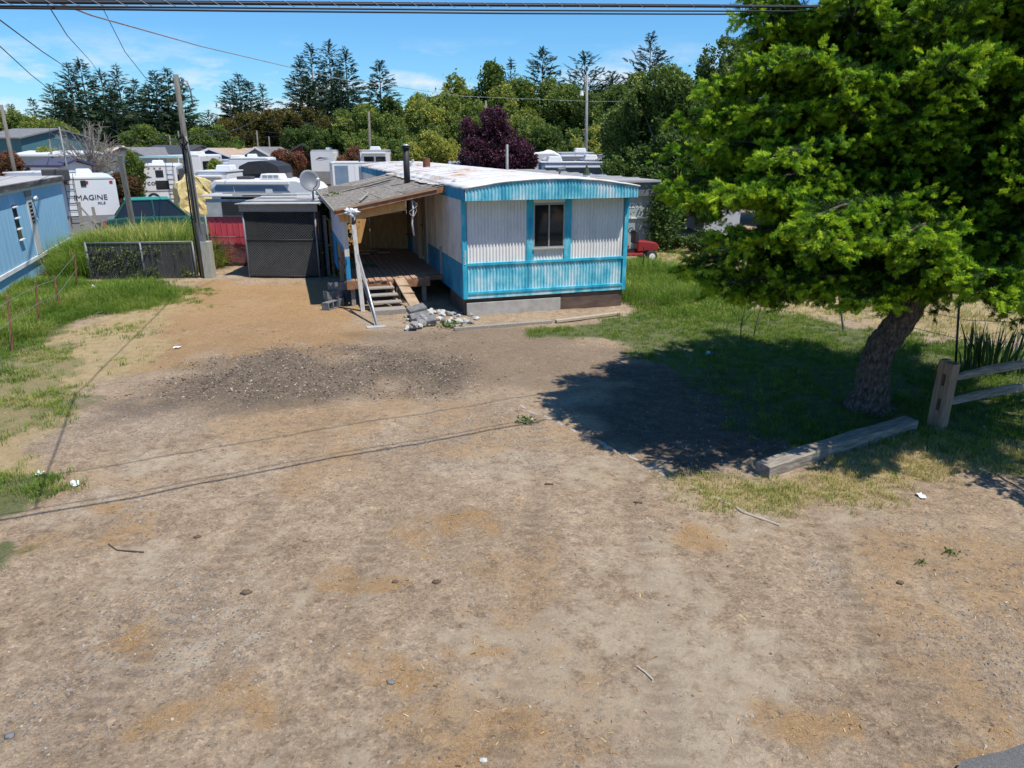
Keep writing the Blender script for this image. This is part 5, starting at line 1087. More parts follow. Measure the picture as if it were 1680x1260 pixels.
# ================================================================== LEANING FIR
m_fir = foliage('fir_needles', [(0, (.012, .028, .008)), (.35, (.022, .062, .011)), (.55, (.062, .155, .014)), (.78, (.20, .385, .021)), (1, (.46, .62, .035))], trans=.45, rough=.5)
def shoot(name, seed, nn, length, nl, droop, w=.055):
    """one needled shoot along +X: flat needles bent forward, parted above like a brush"""
    rr = random.Random(seed); v = []; f = []
    for i in range(nn):
        t = (i+.5)/nn; a = rr.uniform(-2.6, 2.6); base = Vector((length*t, 0, -.10*t*t*droop)); fw = rr.uniform(.45, .85)
        d = Vector((fw, math.sin(a)*.9, math.cos(a)*.75-.12)).normalized(); l = nl*(.7+.5*rr.random())*(1-.25*abs(t-.5))
        s = d.cross(Vector((rr.uniform(-.3, .3), rr.uniform(-.3, .3), 1))).normalized()*w*.5; tip = base+d*l+Vector((0, 0, -.18*l*droop)); mid = base+d*l*.55+Vector((0, 0, .03*l)); k = len(v)
        v += [base-s*.5, base+s*.5, mid+s, mid-s, tip]; f += [(k, k+1, k+2, k+3), (k+3, k+2, k+4)]
    return source(name, v, f, m_fir)
old_src = [shoot('shoot_src', s, 58, 1.0, .34, .6, .034) for s in (1, 2, 3)]
tip_src = [shoot('tip_src', s, 70, .72, .30, 1.2, .042) for s in (4, 5, 6)]
m_bark = mat('fir_bark', (.04, .03, .025), (.12, .094, .076), (.23, .19, .16), scale=13, stretch=(1.8, 1.8, .8), detail=10, bump=1.0, bscale=22, rough=.95, bdist=.07, spread=.16)
TB = G(1426, 664); TB.z = gz(TB.x, TB.y)
fir = thing('fir_tree', 'large spreading fir with bright yellow green tips and a crooked leaning trunk', 'tree', (TB.x, TB.y, TB.z))
tp = [Vector((0, 0, -.12)), Vector((-.02, 0, .08)), Vector((.0, 0, .25))]
for px, py, dd in ((1434, 605, 0), (1446, 568, .0), (1468, 540, -.05), (1487, 513, -.08), (1502, 484, -.1), (1512, 455, -.1)):
    q = P(px, py, TB.y+dd); tp.append(q-TB)
tp += [Vector((.98, -.1, 2.3)), Vector((1.05, -.1, 3.2)), Vector((1.0, -.05, 4.6)), Vector((1.05, 0, 6.0)), Vector((1.0, 0, 7.4))]
tr = [.34, .28, .235, .21, .20, .195, .19, .18, .175, .165, .14, .10, .06, .02]
# rings smoothed by a spline through the axis
def spline(ps, rs, n):
    P_, R_ = [], []
    for i in range(len(ps)-1):
        p0, p1, p2, p3 = ps[max(i-1, 0)], ps[i], ps[i+1], ps[min(i+2, len(ps)-1)]
        for k in range(n):
            t = k/n; P_.append(.5*((2*p1)+(p2-p0)*t+(2*p0-5*p1+4*p2-p3)*t*t+(3*p1-p0-3*p2+p3)*t**3)); R_.append(rs[i]*(1-t)+rs[i+1]*t)
    P_.append(ps[-1]); R_.append(rs[-1]); return P_, R_
sp_, sr_ = spline(tp, tr, 16); mb = MB(); NS = 56; mb.tube(sp_, sr_, NS)
me = mb.build('trunk', m_bark, fir, True)
for i, v in enumerate(me.data.vertices):
    ring, k = divmod(i, NS)
    if ring < len(sp_):
        c = sp_[ring]; r = v.co-c; z = c.z; a = k/NS*6.2832
        flare = 1+.22*max(0, .5-z)/.5*(.5+.5*math.sin(a*5+1))
        rid = abs(math.sin(a*8+1.3*math.sin(z*6)+.8*math.sin(z*17+a*3)))*.6+.4*abs(math.sin(a*15-z*7+1.5*math.sin(z*11)))
        v.co = c+r*(flare*(.93+.14*rid*(.6+.4*math.sin(z*31+a*5))+random.uniform(-.02, .02)))
# leaders and boughs, laid out in the tree's own space
leaders = [  # start on trunk, top, length range of boughs low -> high, number
    (Vector((.95, -.1, 1.75)), Vector((1.1, 0, 7.6)), 2.9, .9, 70),
    (Vector((.9, -.1, 2.0)), Vector((-1.75, -.55, 5.7)), 2.3, .7, 48),
    (Vector((.95, -.1, 2.6)), Vector((-.55, -.4, 6.6)), 2.2, .55, 36),
    (Vector((1.0, -.1, 2.2)), Vector((3.2, .2, 6.4)), 2.6, .7, 42),
    (Vector((.9, -.1, 2.4)), Vector((.6, -1.8, 5.6)), 2.0, .6, 30)]
boughs = MB(); SP, SD, ST, TPp, TDd, TTt = [], [], [], [], [], []
def bough(p0, az, el, length, rad):
    d = Vector((math.cos(az)*math.cos(el), math.sin(az)*math.cos(el), math.sin(el))); n = 7; pts = []; droop = random.uniform(.02, .09)
    for i in range(n+1): t = i/n; pts.append(p0+d*length*t+Vector((0, 0, (-droop*t*t*2.2+.55*droop*t**4)*length))+Vector((random.gauss(0, .02), random.gauss(0, .02), random.gauss(0, .015)))*length*.4)
    boughs.tube(pts, [rad*(1-.85*i/n)+.004 for i in range(n+1)], 5, False)
    nsub = int(length/.058)
    for j in range(nsub):
        t = .10+.90*(j+random.random()*.6)/nsub
        if t > 1: continue
        i = min(int(t*n), n-1); p = pts[i].lerp(pts[i+1], t*n-i); ax = (pts[i+1]-pts[i]).normalized(); side = Vector((0, 0, 1)).cross(ax).normalized()*(1 if j % 2 else -1)
        sl_ = (.20+.52*(1-t))*min(1, length/1.7)*random.uniform(.6, 1.15); sd_ = (ax*random.uniform(.45, .8)+side*.85+Vector((0, 0, random.uniform(-.55, .35)))).normalized()
        m = max(2, int(sl_/.085)); curve = random.uniform(.0, .3)
        for k in range(m):
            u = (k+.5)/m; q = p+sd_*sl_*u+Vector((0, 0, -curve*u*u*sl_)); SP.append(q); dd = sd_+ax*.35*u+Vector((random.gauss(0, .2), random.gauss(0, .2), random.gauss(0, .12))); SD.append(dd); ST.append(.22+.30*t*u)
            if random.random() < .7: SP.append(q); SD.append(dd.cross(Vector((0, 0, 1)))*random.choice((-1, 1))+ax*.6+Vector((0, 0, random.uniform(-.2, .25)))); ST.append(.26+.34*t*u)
        e = p+sd_*sl_*1.02+Vector((0, 0, -curve*sl_))
        for k in range(random.randint(7, 11)):
            TPp.append(e+Vector((random.gauss(0, .055), random.gauss(0, .055), random.gauss(0, .035)))); TDd.append(sd_+ax*.3+Vector((random.gauss(0, .55), random.gauss(0, .55), random.gauss(-.05, .35)))); TTt.append(min(1, max(.2, random.gauss(.62+.26*t, .15))))
    e = pts[-1]; ax = (pts[-1]-pts[-2]).normalized()
    for k in range(6): TPp.append(e+Vector((random.gauss(0, .05), random.gauss(0, .05), random.gauss(0, .03)))); TDd.append(ax+Vector((random.gauss(0, .5), random.gauss(0, .5), random.gauss(0, .3)))); TTt.append(min(1, max(.3, random.gauss(.88, .1))))
for li, (a, b, l0, l1, nbh) in enumerate(leaders):
    if li: 
        c = a.lerp(b, .5)+Vector((0, 0, -.25)); ps = [a*(1-t)**2+c*2*t*(1-t)+b*t*t for t in np.linspace(0, 1, 9)]; boughs.tube(ps, [.11*(1-.9*i/8)+.006 for i in range(9)], 7, False)
    else: ps = [a.lerp(b, t) for t in np.linspace(0, 1, 9)]
    for k in range(nbh):
        t = ((k+.5)/nbh)**1.05*.98; i = min(int(t*8), 7); p = ps[i].lerp(ps[i+1], t*8-i); az = k*2.39996+li
        ln = (l0*(1-t)**.8+l1)*random.uniform(.72, 1.1)
        if li == 0 and t < .42:
            ln *= 1+.10*max(0, -math.cos(az))      # the skirt reaches furthest to the open side
        bough(p, az, R(random.uniform(-4, 26)+30*t+(7 if li in (0, 3) and t < .3 else 0)), ln, .035*ln/3+.012)
    TPp.append(b); TDd.append(Vector((0, 0, 1))); TTt.append(.8)
# low drooping boughs of the open side
for px, py, d in ((1105, 300, 8.8), (1125, 420, 8.9), (1170, 460, 8.4), (1225, 490, 8.9), (1300, 490, 8.0), (1420, 480, 7.6), (1540, 455, 8.2), (1160, 215, 8.8), (1190, 390, 7.9), (1350, 430, 7.2), (1480, 400, 7.2), (1620, 440, 8.4), (1120, 350, 9.6), (1200, 460, 10.2), (1280, 480, 10.4), (1240, 320, 7.6), (1330, 360, 7.0), (1120, 255, 9.0), (1135, 195, 9.2), (1170, 150, 9.0), (1205, 105, 9.2), (1215, 50, 9.0), (1250, 15, 9.2), (1240, 160, 8.2), (1300, 110, 8.0), (1200, 290, 7.8), (1150, 320, 8.4), (1180, 240, 8.6), (1250, 80, 8.6), (1270, 230, 7.8)):
    e = P(px, py, d)-TB; s = Vector((.9, -.1, max(1.75, min(4.2, e.z+.25)))); v = e-s; bough(s, math.atan2(v.y, v.x), math.atan2(v.z+.10*v.length, math.hypot(v.x, v.y)), v.length, .045)
boughs.build('branches', m_bark, fir, True)
sp3 = np.array([tuple(v) for v in SP]); sd3 = np.array([tuple(v) for v in SD]); n1 = len(sp3)
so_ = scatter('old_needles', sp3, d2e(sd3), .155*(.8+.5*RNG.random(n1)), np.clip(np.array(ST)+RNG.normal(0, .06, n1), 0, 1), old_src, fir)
tp3 = np.array([tuple(v) for v in TPp]); td3 = np.array([tuple(v) for v in TDd]); n2 = len(tp3)
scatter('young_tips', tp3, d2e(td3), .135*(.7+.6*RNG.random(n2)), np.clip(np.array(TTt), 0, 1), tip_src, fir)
pass
# a few brown cones
m_cone = mat('brown_cone', (.12, .06, .03), (.18, .09, .05))
for i in range(14):
    q = tp3[RNG.integers(0, n2)]; MB().tube([q+np.array([0, 0, z]) for z in (0, -.04, -.09, -.12)], [.012, .026, .022, .006], 7).build('cone', m_cone, fir, True)

# ================================================================== RIGHT FOREGROUND
m_timber = mat('grey_split_timber', (.12, .10, .08), (.25, .215, .175), (.40, .355, .30), scale=4, stretch=(1.0, 9, 9), detail=10, bump=.6, bscale=14, rough=.95)
m_postw = mat('brown_split_post', (.19, .125, .08), (.29, .20, .135), (.38, .285, .205), scale=4, stretch=(9, 9, 1.0), detail=10, bump=.5, bscale=14, rough=.95)
a, b = G(1246, 768), G(1492, 699); dv = (b-a).normalized(); a = a+dv*.05
zt = .15; lg = MB(); nseg = 14; vs = []
perp = Vector((-dv.y, dv.x, 0))
for i in range(nseg+1):
    p = a.lerp(b, i/nseg); p.z = gz(p.x, p.y); w = .11+random.uniform(-.006, .006); h = zt+random.uniform(-.008, .008)
    for s, z in ((-1, -.03), (1, -.03), (1, h-.012), (.82, h), (-.82, h), (-1, h-.012)): vs.append(p+perp*w*s+Vector((0, 0, z)))
fs = [(i*6+k, i*6+(k+1) % 6, (i+1)*6+(k+1) % 6, (i+1)*6+k) for i in range(nseg) for k in range(6)]+[(5, 4, 3, 2, 1, 0), tuple(nseg*6+k for k in range(6))]
ba = math.atan2(dv.y, dv.x); RM = Matrix.Rotation(-ba, 3, 'Z'); o = lg.add([RM @ (v-a)+Vector((0, random.gauss(0, .003), random.gauss(0, .003))) for v in vs], fs).build('ground_timber', m_timber); o.location = a; o.rotation_euler = (0, 0, ba); tag(o, 'long squared grey timber lying on the grass beneath the fir', 'timber')
pb = G(1537, 697); pz = gz(pb.x, pb.y); fyaw = R(24)
sf = thing('split_rail_fence', 'split rail fence of brown mortised post and grey rails beside the fir', 'fence', (pb.x, pb.y, pz), fyaw)
def frail_post(x):
    mb = MB()
    for s in (-1, 1): mb.b2(x-.07, x+.07, s*.068-.04+.0, s*.068+.04, -.15, .95+.012*s)
    mb2 = [(-.15, .27), (.43, .62), (.78, .94)]
    for z0, z1 in mb2: mb.b2(x-.068, x+.068, -.0279, .0279, z0, z1)
    return mb.build('fence_post', m_postw, sf, bevel=.012)
frail_post(0.0); frail_post(2.55)
def rail(z0, z1, x0=.02, x1=2.6):
    mb = MB(); vs = []; n = 10
    for i in range(n+1):
        t = i/n; k = .55+.45*math.sin(math.pi*min(1, max(0, t*1.0)))**.4; w = .028*k*(.9 if i in (0, n) else 1.25); h = .068*k+random.uniform(-.004, .004); x = x0+(x1-x0)*t; z = z0+(z1-z0)*t+.015*math.sin(t*5)
        for yy, zz in ((-w, -h*.8), (w, -h), (w*1.1, h*.6), (0, h), (-w*1.1, h*.7)): vs.append((x, yy, z+zz))
    fs = [(i*5+k, i*5+(k+1) % 5, (i+1)*5+(k+1) % 5, (i+1)*5+k) for i in range(n) for k in range(5)]+[(4, 3, 2, 1, 0), tuple(n*5+k for k in range(5))]
    return mb.add(vs, fs).build('rail', m_timber, sf)
rail(.35, .36); rail(.70, .72)
# wire posts
for (c, e), (c2, e2), m, lb, w in (((1387, 541), (1376, 478), m_galv, 'pale grey steel post standing in the grass left of the fir trunk', .05), ((1570, 598), (1574, 492), m_black, 'thin black steel post beside the sword leaved plant', .035), ((1055, 446), (1056, 405), m_black, 'short dark stake in the weeds before the red mower', .03), ((1665, 600), (1672, 545), m_galv, 'thin grey steel stake within the sword leaved plant', .03)):
    g = G(c, e); t = P(c2, e2, g.y); z0 = gz(g.x, g.y); mb = MB(); mb.beam((0, 0, -.12), (t.x-g.x, 0, t.z-z0), w, w*.35); mb.beam((0, w*.3, -.12), (t.x-g.x, w*.3, t.z-z0), w*.3, w*.6)
    o = mb.build('steel_post', m); o.location = (g.x, g.y, z0); tag(o, lb, 'post')
mb = MB(); g = G(1570, 598); 
for z in (.45, .8): mb.tube([(-.0+G(1387, 541).x, G(1387, 541).y, z), ((G(1387, 541).x+g.x)/2, (G(1387, 541).y+g.y)/2, z-.04), (g.x, g.y, z), (g.x+6, g.y-1.5, z)], .005, 4)
tag(mb.build('fence_wire', m_galv), 'thin slack wire strung between the steel posts by the fir', 'wire')
# sword leaved plant
ip = G(1632, 605); ir = thing('iris_plant', 'clump of tall sword leaved iris behind the rail fence', 'plant', (ip.x, ip.y, gz(ip.x, ip.y)))
m_iris = mat('iris_leaf', (.035, .075, .022), (.055, .11, .03), (.09, .15, .05), scale=5, rough=.45)
for i in range(110):
    a = random.random()*6.283; r = random.random()**.5*.42; bx, by = r*math.cos(a)*1.25, r*math.sin(a); h = random.uniform(.45, .95); ln = random.uniform(.02, .35); an = a+random.uniform(-.8, .8); dx, dy = math.cos(an)*ln, math.sin(an)*ln; w = random.uniform(.012, .022); an2 = random.random()*3.14; wx, wy = w*math.cos(an2), w*math.sin(an2)
    MB().add([(bx-wx, by-wy, -.03), (bx+wx, by+wy, -.03), (bx+dx*.4+wx, by+dy*.4+wy, h*.6), (bx+dx*.4-wx, by+dy*.4-wy, h*.6), (bx+dx, by+dy, h)], [(0, 1, 2, 3), (3, 2, 4)]).build('leaf', m_iris, ir)
# saplings under the fir
for i, (px, py, lb) in enumerate(((1216, 556, 'thin forked bare sapling under the left boughs of the fir'), (1236, 552, 'slanting thin sapling stem beside the forked sapling'))):
    g = G(px, py); mb = MB(); s = 1 if i else -1
    mb.tube([(0, 0, -.05), (.03*s, 0, .3), (.10*s if i else .02, 0, .75)], [.014, .011, .006], 6); mb.tube([(.03*s, 0, .3), (.2, .05, .6)], [.008, .004], 5)
    o = mb.build('sapling', m_bark); o.location = (g.x, g.y, gz(g.x, g.y)); tag(o, lb, 'sapling')
# litter and sticks
m_paper = mat('white_paper', (.7, .7, .7), (.78, .78, .78)); m_bluep = mat('pale_blue_plastic', (.25, .42, .5), (.35, .5, .56))
def scrap(px, py, s, m, lb, nm='litter_scrap', cat='litter', h=.03):
    g = G(px, py); bm = bmesh.new(); bmesh.ops.create_grid(bm, x_segments=3, y_segments=3, size=.5)
    for v in bm.verts: v.co.z = random.uniform(0, h/s); v.co.x *= random.uniform(.8, 1.3)
    me = bpy.data.meshes.new(nm); bm.to_mesh(me); bm.free(); o = addobj(nm, me, m); o.location = (g.x, g.y, gz(g.x, g.y)+.006); o.scale = (s, s*.6, s); o.rotation_euler = (0, 0, random.random()*6); o.modifiers.new('t', 'SOLIDIFY').thickness = .01
    return tag(o, lb, cat)
scrap(1512, 810, .11, m_paper, 'crumpled white scrap of paper on the dirt below the rail fence')
scrap(1163, 580, .16, m_bluep, 'pale blue plastic scrap in the shaded grass by the saplings', h=.1)
scrap(122, 790, .14, m_paper, 'white litter scrap beside the grass tuft at the drive edge'); scrap(65, 775, .12, m_paper, 'small white scrap near the dark stain on the drive edge')
scrap(156, 474, .3, m_paper, 'crumpled white bag in the long grass near the chain link fence', 'litter_bag', 'bag', .16); scrap(165, 510, .22, m_paper, 'flat white scrap on the straw below the stakes')
scrap(290, 568, .13, m_paper, 'white scrap on the straw covered drive')
scrap(235, 490, .2, m_paper, 'pale scrap in the lush grass by the utility pole')
def stick(pxs, r, m, lb, rise=.01):
    pts = []
    for px, py in pxs: g = G(px, py); g.z = gz(g.x, g.y)+rise; pts.append(g)
    o = MB().tube([p-pts[0] for p in pts], r, 6).build('stick', m); o.location = pts[0]; tag(o, lb, 'stick')
m_twig = mat('dry_twig', (.09, .055, .035), (.15, .10, .07)); m_pale = mat('pale_stick', (.4, .34, .26), (.5, .44, .35))
stick([(176, 884), (190, 893), (234, 896)], .006, m_twig, 'curved dark twig lying on the drive')
stick([(1045, 1088), (1058, 1097), (1072, 1110)], .006, m_pale, 'short pale stick lying on the gravel')
stick([(894, 788), (908, 790)], .011, m_twig, 'small black charred stick on the dirt'); stick([(1208, 826), (1218, 834), (1280, 856)], .012, m_pale, 'long pale splintered stick along the broken slab edge')
stick([(860, 680), (875, 681)], .02, m_pale, 'pale wood splinter beside the green weed'); stick([(1040, 820), (1054, 822)], .008, m_twig, 'dark twig near the broken slab edge')
for i, (px, py, s_, lb) in enumerate(((323, 873, .05, 'small dark clod on the drive near the curved twig'), (648, 948, .04, 'black clod beside the orange chips in the foreground'), (716, 950, .05, 'dark forked clod right of the orange chips in the foreground'), (402, 962, .06, 'brown clod in the middle of the bare foreground'), (12, 1196, .05, 'dark grey stone among the gravel at the lower left'), (793, 1240, .035, 'pale round stone set in the orange chips at the bottom'), (1478, 950, .05, 'dark clod on the dirt below the rail fence'), (640, 1112, .04, 'grey stone lying near the orange chips'))):
    g = G(px, py); o = blob('ground_stone', (0, 0, 0), s_*.6, m_rub[0] if 'pale' in lb else m_cinder if 'grey' in lb else m_twig, None, 40+i, 2, .5, (1.2, .9, .6)); o.location = (g.x, g.y, gz(g.x, g.y)+s_*.12); tag(o, lb, 'stone')
# broken slab pieces along the old edge
m_slab = mat('broken_slab', (.24, .20, .165), (.31, .265, .22), (.38, .33, .28), scale=6, bump=.5, rough=.95)
pa, pb_ = G(862, 662), G(1285, 858)
for i in range(20):
    t = (i+.3*random.random())/20; c = pa.lerp(pb_, t)+Vector((random.gauss(0, .03), random.gauss(0, .03), 0))
    if .2 < t < .24: continue
    r = random.uniform(.05, .13); n = random.randint(5, 7); an = math.atan2((pb_-pa).y, (pb_-pa).x)
    ol = [(r*1.5*math.cos(6.283*k/n)*random.uniform(.7, 1.1), r*.42*math.sin(6.283*k/n)*random.uniform(.7, 1.1)) for k in range(n)]
    mb = MB(); mb.add([(x, y, -.05) for x, y in ol]+[(x*.93, y*.93, random.uniform(-.002, .008)) for x, y in ol], [tuple(range(n, 2*n))]+[(k, (k+1) % n, n+(k+1) % n, n+k) for k in range(n)])
    o = mb.build('slab_piece', m_slab); o.location = (c.x, c.y, gz(c.x, c.y)+.004); o.rotation_euler = (random.uniform(-.06, .06), random.uniform(-.06, .06), an+random.uniform(-.3, .3)); tag(o, 'broken flat piece of the old slab edge crossing the yard', 'slab piece', 'pieces of the broken slab edge')
# weed by the slab
for px, py, s, lb in ((863, 684, .07, 'low green weed at the start of the broken slab edge'), (1560, 905, .035, 'small green weed on the dirt below the rail fence'), (1512, 920, .025, 'tiny green weed on the bare dirt at right'), (738, 535, .13, 'green weed growing out of the stone rubble'), (690, 506, .10, 'leafy weed on top of the rubble heap')):
    g = G(px, py); t = thing('weed_plant', lb, 'weed', (g.x, g.y, gz(g.x, g.y))); n = 60; MB().tube([(0, 0, -.02), (0, 0, s*.8)], .004, 5).build('stem', m_iris, t)
    leaves('crown', np.stack([RNG.normal(0, s, n), RNG.normal(0, s*.8, n), .01+s*RNG.random(n)], 1), s*.75, np.clip(RNG.normal(.4, .2, n), 0, 1), t)
# ================================================================== BACKGROUND TREES
m_con = foliage('spruce_needles', [(0, (.012, .026, .014)), (.4, (.032, .062, .028)), (.75, (.062, .105, .04)), (1, (.11, .15, .06))], trans=.2)
m_dec = foliage('broad_leaf', [(0, (.022, .045, .012)), (.35, (.06, .105, .022)), (.6, (.125, .19, .036)), (.85, (.24, .29, .055)), (1, (.40, .39, .07))], trans=.35)
m_yel = foliage('olive_leaf', [(0, (.03, .03, .008)), (.4, (.08, .078, .018)), (.7, (.15, .125, .026)), (1, (.25, .19, .045))], trans=.3)
m_pur = foliage('purple_leaf', [(0, (.012, .004, .009)), (.5, (.055, .016, .030)), (1, (.15, .05, .075))], trans=.2)
m_redl = foliage('red_leaf', [(0, (.03, .045, .014)), (.35, (.09, .07, .025)), (.7, (.22, .085, .05)), (1, (.34, .14, .09))], trans=.3)
m_grn = mat('tree_bark', (.08, .065, .052), (.13, .11, .09), (.19, .165, .14), scale=4, stretch=(3, 3, .7), bump=.4)
def clump(name, m, seed, n=14, lw=(.34, .16), flat=.6):
    rr = random.Random(seed); v = []; f = []
    for i in range(n):
        c = Vector((rr.gauss(0, .42), rr.gauss(0, .42), rr.gauss(0, .42*flat))); a = Vector((rr.gauss(0, 1), rr.gauss(0, 1), rr.gauss(0, .6))).normalized(); b = a.cross(Vector((rr.gauss(0, 1), rr.gauss(0, 1), rr.gauss(0, 1)))).normalized(); k = len(v)
        v += [c-a*lw[0], c-b*lw[1], c+a*lw[0], c+b*lw[1]]; f += [(k, k+1, k+2), (k, k+2, k+3)]
    return source(name, v, f, m)
def frond(name, m, seed):
    """drooping spruce twig along +X with side twigs"""
    rr = random.Random(seed); v = []; f = []
    def blade(p, d, l, w):
        s = d.cross(Vector((rr.uniform(-.4, .4), rr.uniform(-.4, .4), 1))).normalized()*w; k = len(v); v.extend([p-s, p+s, p+d*l]); f.append((k, k+1, k+2))
    for i in range(11):
        t = i/11; p = Vector((t, 0, -.10*t*t)); sgn = 1 if i % 2 else -1; l = .42*(1-t)+.16
        blade(p, Vector((.8, sgn*.75, rr.uniform(-.35, .1))).normalized(), l, .055); blade(p, Vector((.9, sgn*.3, rr.uniform(.1, .5))).normalized(), l*.6, .05); blade(p, Vector((.7, sgn*.4, -.7)).normalized(), l*.7, .05)
    blade(Vector((0, 0, 0)), Vector((1, 0, -.05)), 1.15, .05)
    return source(name, v, f, m)
con_src = [frond('frond_src', m_con, s) for s in (1, 2, 3)]
CL = {k: [clump('clump_src', m, s) for s in (1, 2, 3)] for k, m in (('dec', m_dec), ('yel', m_yel), ('pur', m_pur), ('red', m_redl))}
def conifer(px, pyt, D, w, label, group, base=None, open_=.5, tint=.4, dens=1.0, pyb=None):
    """spruce: trunk and whorled boughs carrying twigs; height from the pixel of its tip"""
    x = P(px, 200, D).x; z0 = gz(x, D); H_ = P(px, pyt, D).z-z0; t = thing('spruce_tree', label, 'tree', (x, D, z0), 0, group)
    lean = random.uniform(-.02, .02)*H_
    MB().tube([(0, 0, -.3), (lean*.4, 0, H_*.5), (lean, 0, H_*.98)], [H_*.018+.05, H_*.011, .015], 8).build('trunk', m_grn, t, True)
    pts, dirs, sc, tn = [], [], [], []; zc = H_*(base if base is not None else .12); nw = int(62*dens)
    for i in range(nw):
        u = (i+random.random())/nw; z = zc+(H_-zc)*u; L_ = w*1.12*((1-u)**.82)*random.uniform(.6, 1.12)+.22
        if random.random() < open_*.16: continue
        for k in range(5):
            az = i*1.7+k*1.2566+random.gauss(0, .25); l = L_*random.uniform(.6, 1.12); el = .55*u-.10+random.gauss(0, .1)+(.22 if open_ > .8 else 0); stp = .055*H_/10+.28; n = max(1, int(l/stp))
            for j in range(n):
                q = (j+.6)/n
                if q < .22: continue
                r = l*q; p = (math.cos(az)*r+lean*u, math.sin(az)*r, z+r*el-.13*r*r/(l+.1)*(1-u)); pts.append(p); dirs.append((math.cos(az)+random.gauss(0, .35), math.sin(az)+random.gauss(0, .35), el-.15+random.gauss(0, .2))); sc.append((stp*2.3+.15)*random.uniform(.7, 1.2)*(1.15-.62*u)); tn.append(tint+random.gauss(0, .13)+.22*(q-.5))
    for k in range(4): pts.append((lean, 0, H_*(.97-.02*k))); dirs.append((random.gauss(0, .3), random.gauss(0, .3), 1)); sc.append(.05*H_+.1); tn.append(tint)
    n = len(pts); scatter('crown', np.array(pts), d2e(np.array(dirs), RNG.normal(0, .5, n)), np.array(sc), np.clip(np.array(tn), 0, 1), con_src, t); return t
def leafy(px, pyt, D, w, label, group=None, kind='dec', tint=.45, lobes=9, n=2200, base=.18, size=None, name='broadleaf_tree', cat='tree', tall=None, depth=None, pxb=None):
    x = P(px, 200, D).x; z0 = gz(x, D); H_ = P(px, pyt, D).z-z0; t = thing(name, label, cat, (x, D, z0), 0, group); dp = depth or w*.8
    cz = H_*(base+1)/2; hz_ = H_*(1-base)/2; ls = [(0, 0, cz, w*.62, dp*.62, hz_*.80)]
    for k in range(lobes):
        a = k*2.4+random.random(); zz = cz+hz_*random.uniform(-.75, .62); rr = w*random.uniform(.22, .50)*(1-.25*max(0, zz-cz)/hz_); q = math.sqrt(max(.15, 1-((zz-cz)/hz_)**2)); ls.append((math.cos(a)*w*random.uniform(.55, .82)*q, math.sin(a)*dp*.62*q, zz, rr, rr, min(rr, hz_*.42)))
    ls.append((random.uniform(-.2, .2)*w, 0, H_-hz_*.36, w*.4, w*.4, hz_*.36))
    mb = MB(); mb.tube([(0, 0, -.3), (.02*w, 0, H_*base+.3), (0, 0, H_*.75)], [.03*H_+.04, .022*H_+.03, .02], 8)
    for lx, ly, lz, *_ in ls[1:]: mb.tube([(0, 0, max(.2, H_*base*.9)), (lx*.5, ly*.5, lz*.72), (lx, ly, lz)], [.014*H_+.02, .01*H_+.01, .008], 5, False)
    mb.build('trunk', m_grn, t, True)
    n = int(n*1.9); vol = np.array([l[3]*l[4] for l in ls]); pick = RNG.choice(len(ls), n, p=vol/vol.sum()); la = np.array(ls)[pick]; u = unit(n); rr = (RNG.random(n)**.33)*.35+.65; rr = np.where(RNG.random(n) < .25, RNG.random(n)**.5, rr)
    p = la[:, :3]+u*la[:, 3:]*rr[:, None]; p[:, 2] = np.maximum(p[:, 2], .1)
    k_ = vn(p[:, 0]+p[:, 2]*.7+31, p[:, 1]*.8+p[:, 2]*.9+17, 2.6/max(1.2, w*.7), 2) > .40; p, u, rr = p[k_], u[k_], rr[k_]; n = len(p)
    s = (size or .055*H_+.12)*.62; tn = tint+RNG.normal(0, .14, n)+.12*u[:, 2]+.25*(vn(p[:, 0]*1.0+9, p[:, 2]+p[:, 1], 1.6/max(1, w*.6), 2)-.5)
    scatter('crown', p, eul(n, 1.0), s*(.65+.7*RNG.random(n)), np.clip(tn, 0, 1), CL[kind], t); return t
gA = 'dark spruces of the far treeline'; lA = 'tall dark spruce in the far treeline behind the trailer park'
for px, py, D, w in ((93, 140, 96, 3.4), (128, 106, 100, 4.5), (150, 98, 104, 4.8), (178, 116, 98, 4.6), (205, 110, 106, 4.8), (228, 132, 100, 3.6), (112, 150, 94, 4.2), (190, 150, 92, 4.4),
                     (262, 118, 92, 4.4), (284, 113, 94, 4.6), (302, 128, 96, 4.2), (250, 140, 98, 4),
                     (382, 135, 104, 4.2), (397, 122, 108, 4.6), (415, 134, 104, 4.0), (497, 95, 100, 5.0), (521, 74, 104, 5.6), (548, 68, 106, 5.6), (574, 80, 100, 5.2), (508, 130, 96, 4.5), (560, 118, 95, 4.6)):
    conifer(px, py, D, w, lA, gA, tint=.36+random.uniform(0, .16), open_=random.uniform(.1, .6))
gB = 'small distant spruces on the skyline'; lB = 'small distant spruce showing on the skyline'
for px, py, D, w in ((58, 163, 120, 2.6), (22, 172, 118, 3.6), (322, 188, 120, 3.2), (344, 182, 122, 3.4), (360, 196, 118, 3), (436, 140, 125, 3.2), (838, 97, 118, 3.2), (1325, 42, 100, 5)):
    conifer(px, py, D, w, lB, gB, tint=.34, dens=.8)
conifer(626, 100, 92, 4.6, 'broad spruce with drooping boughs right of the tall spruce clump', None, tint=.42, open_=.3)
gC = 'open crowned spruces behind the green trees'; lC = 'open crowned spruce with bare upswept boughs behind the green trees'
for px, py, D, w in ((889, 80, 96, 5.0), (958, 88, 88, 6.0), (1064, 56, 98, 5.0), (1004, 118, 92, 4.0)): conifer(px, py, D, w, lC, gC, tint=.25, open_=1.2, base=.3, dens=.85)
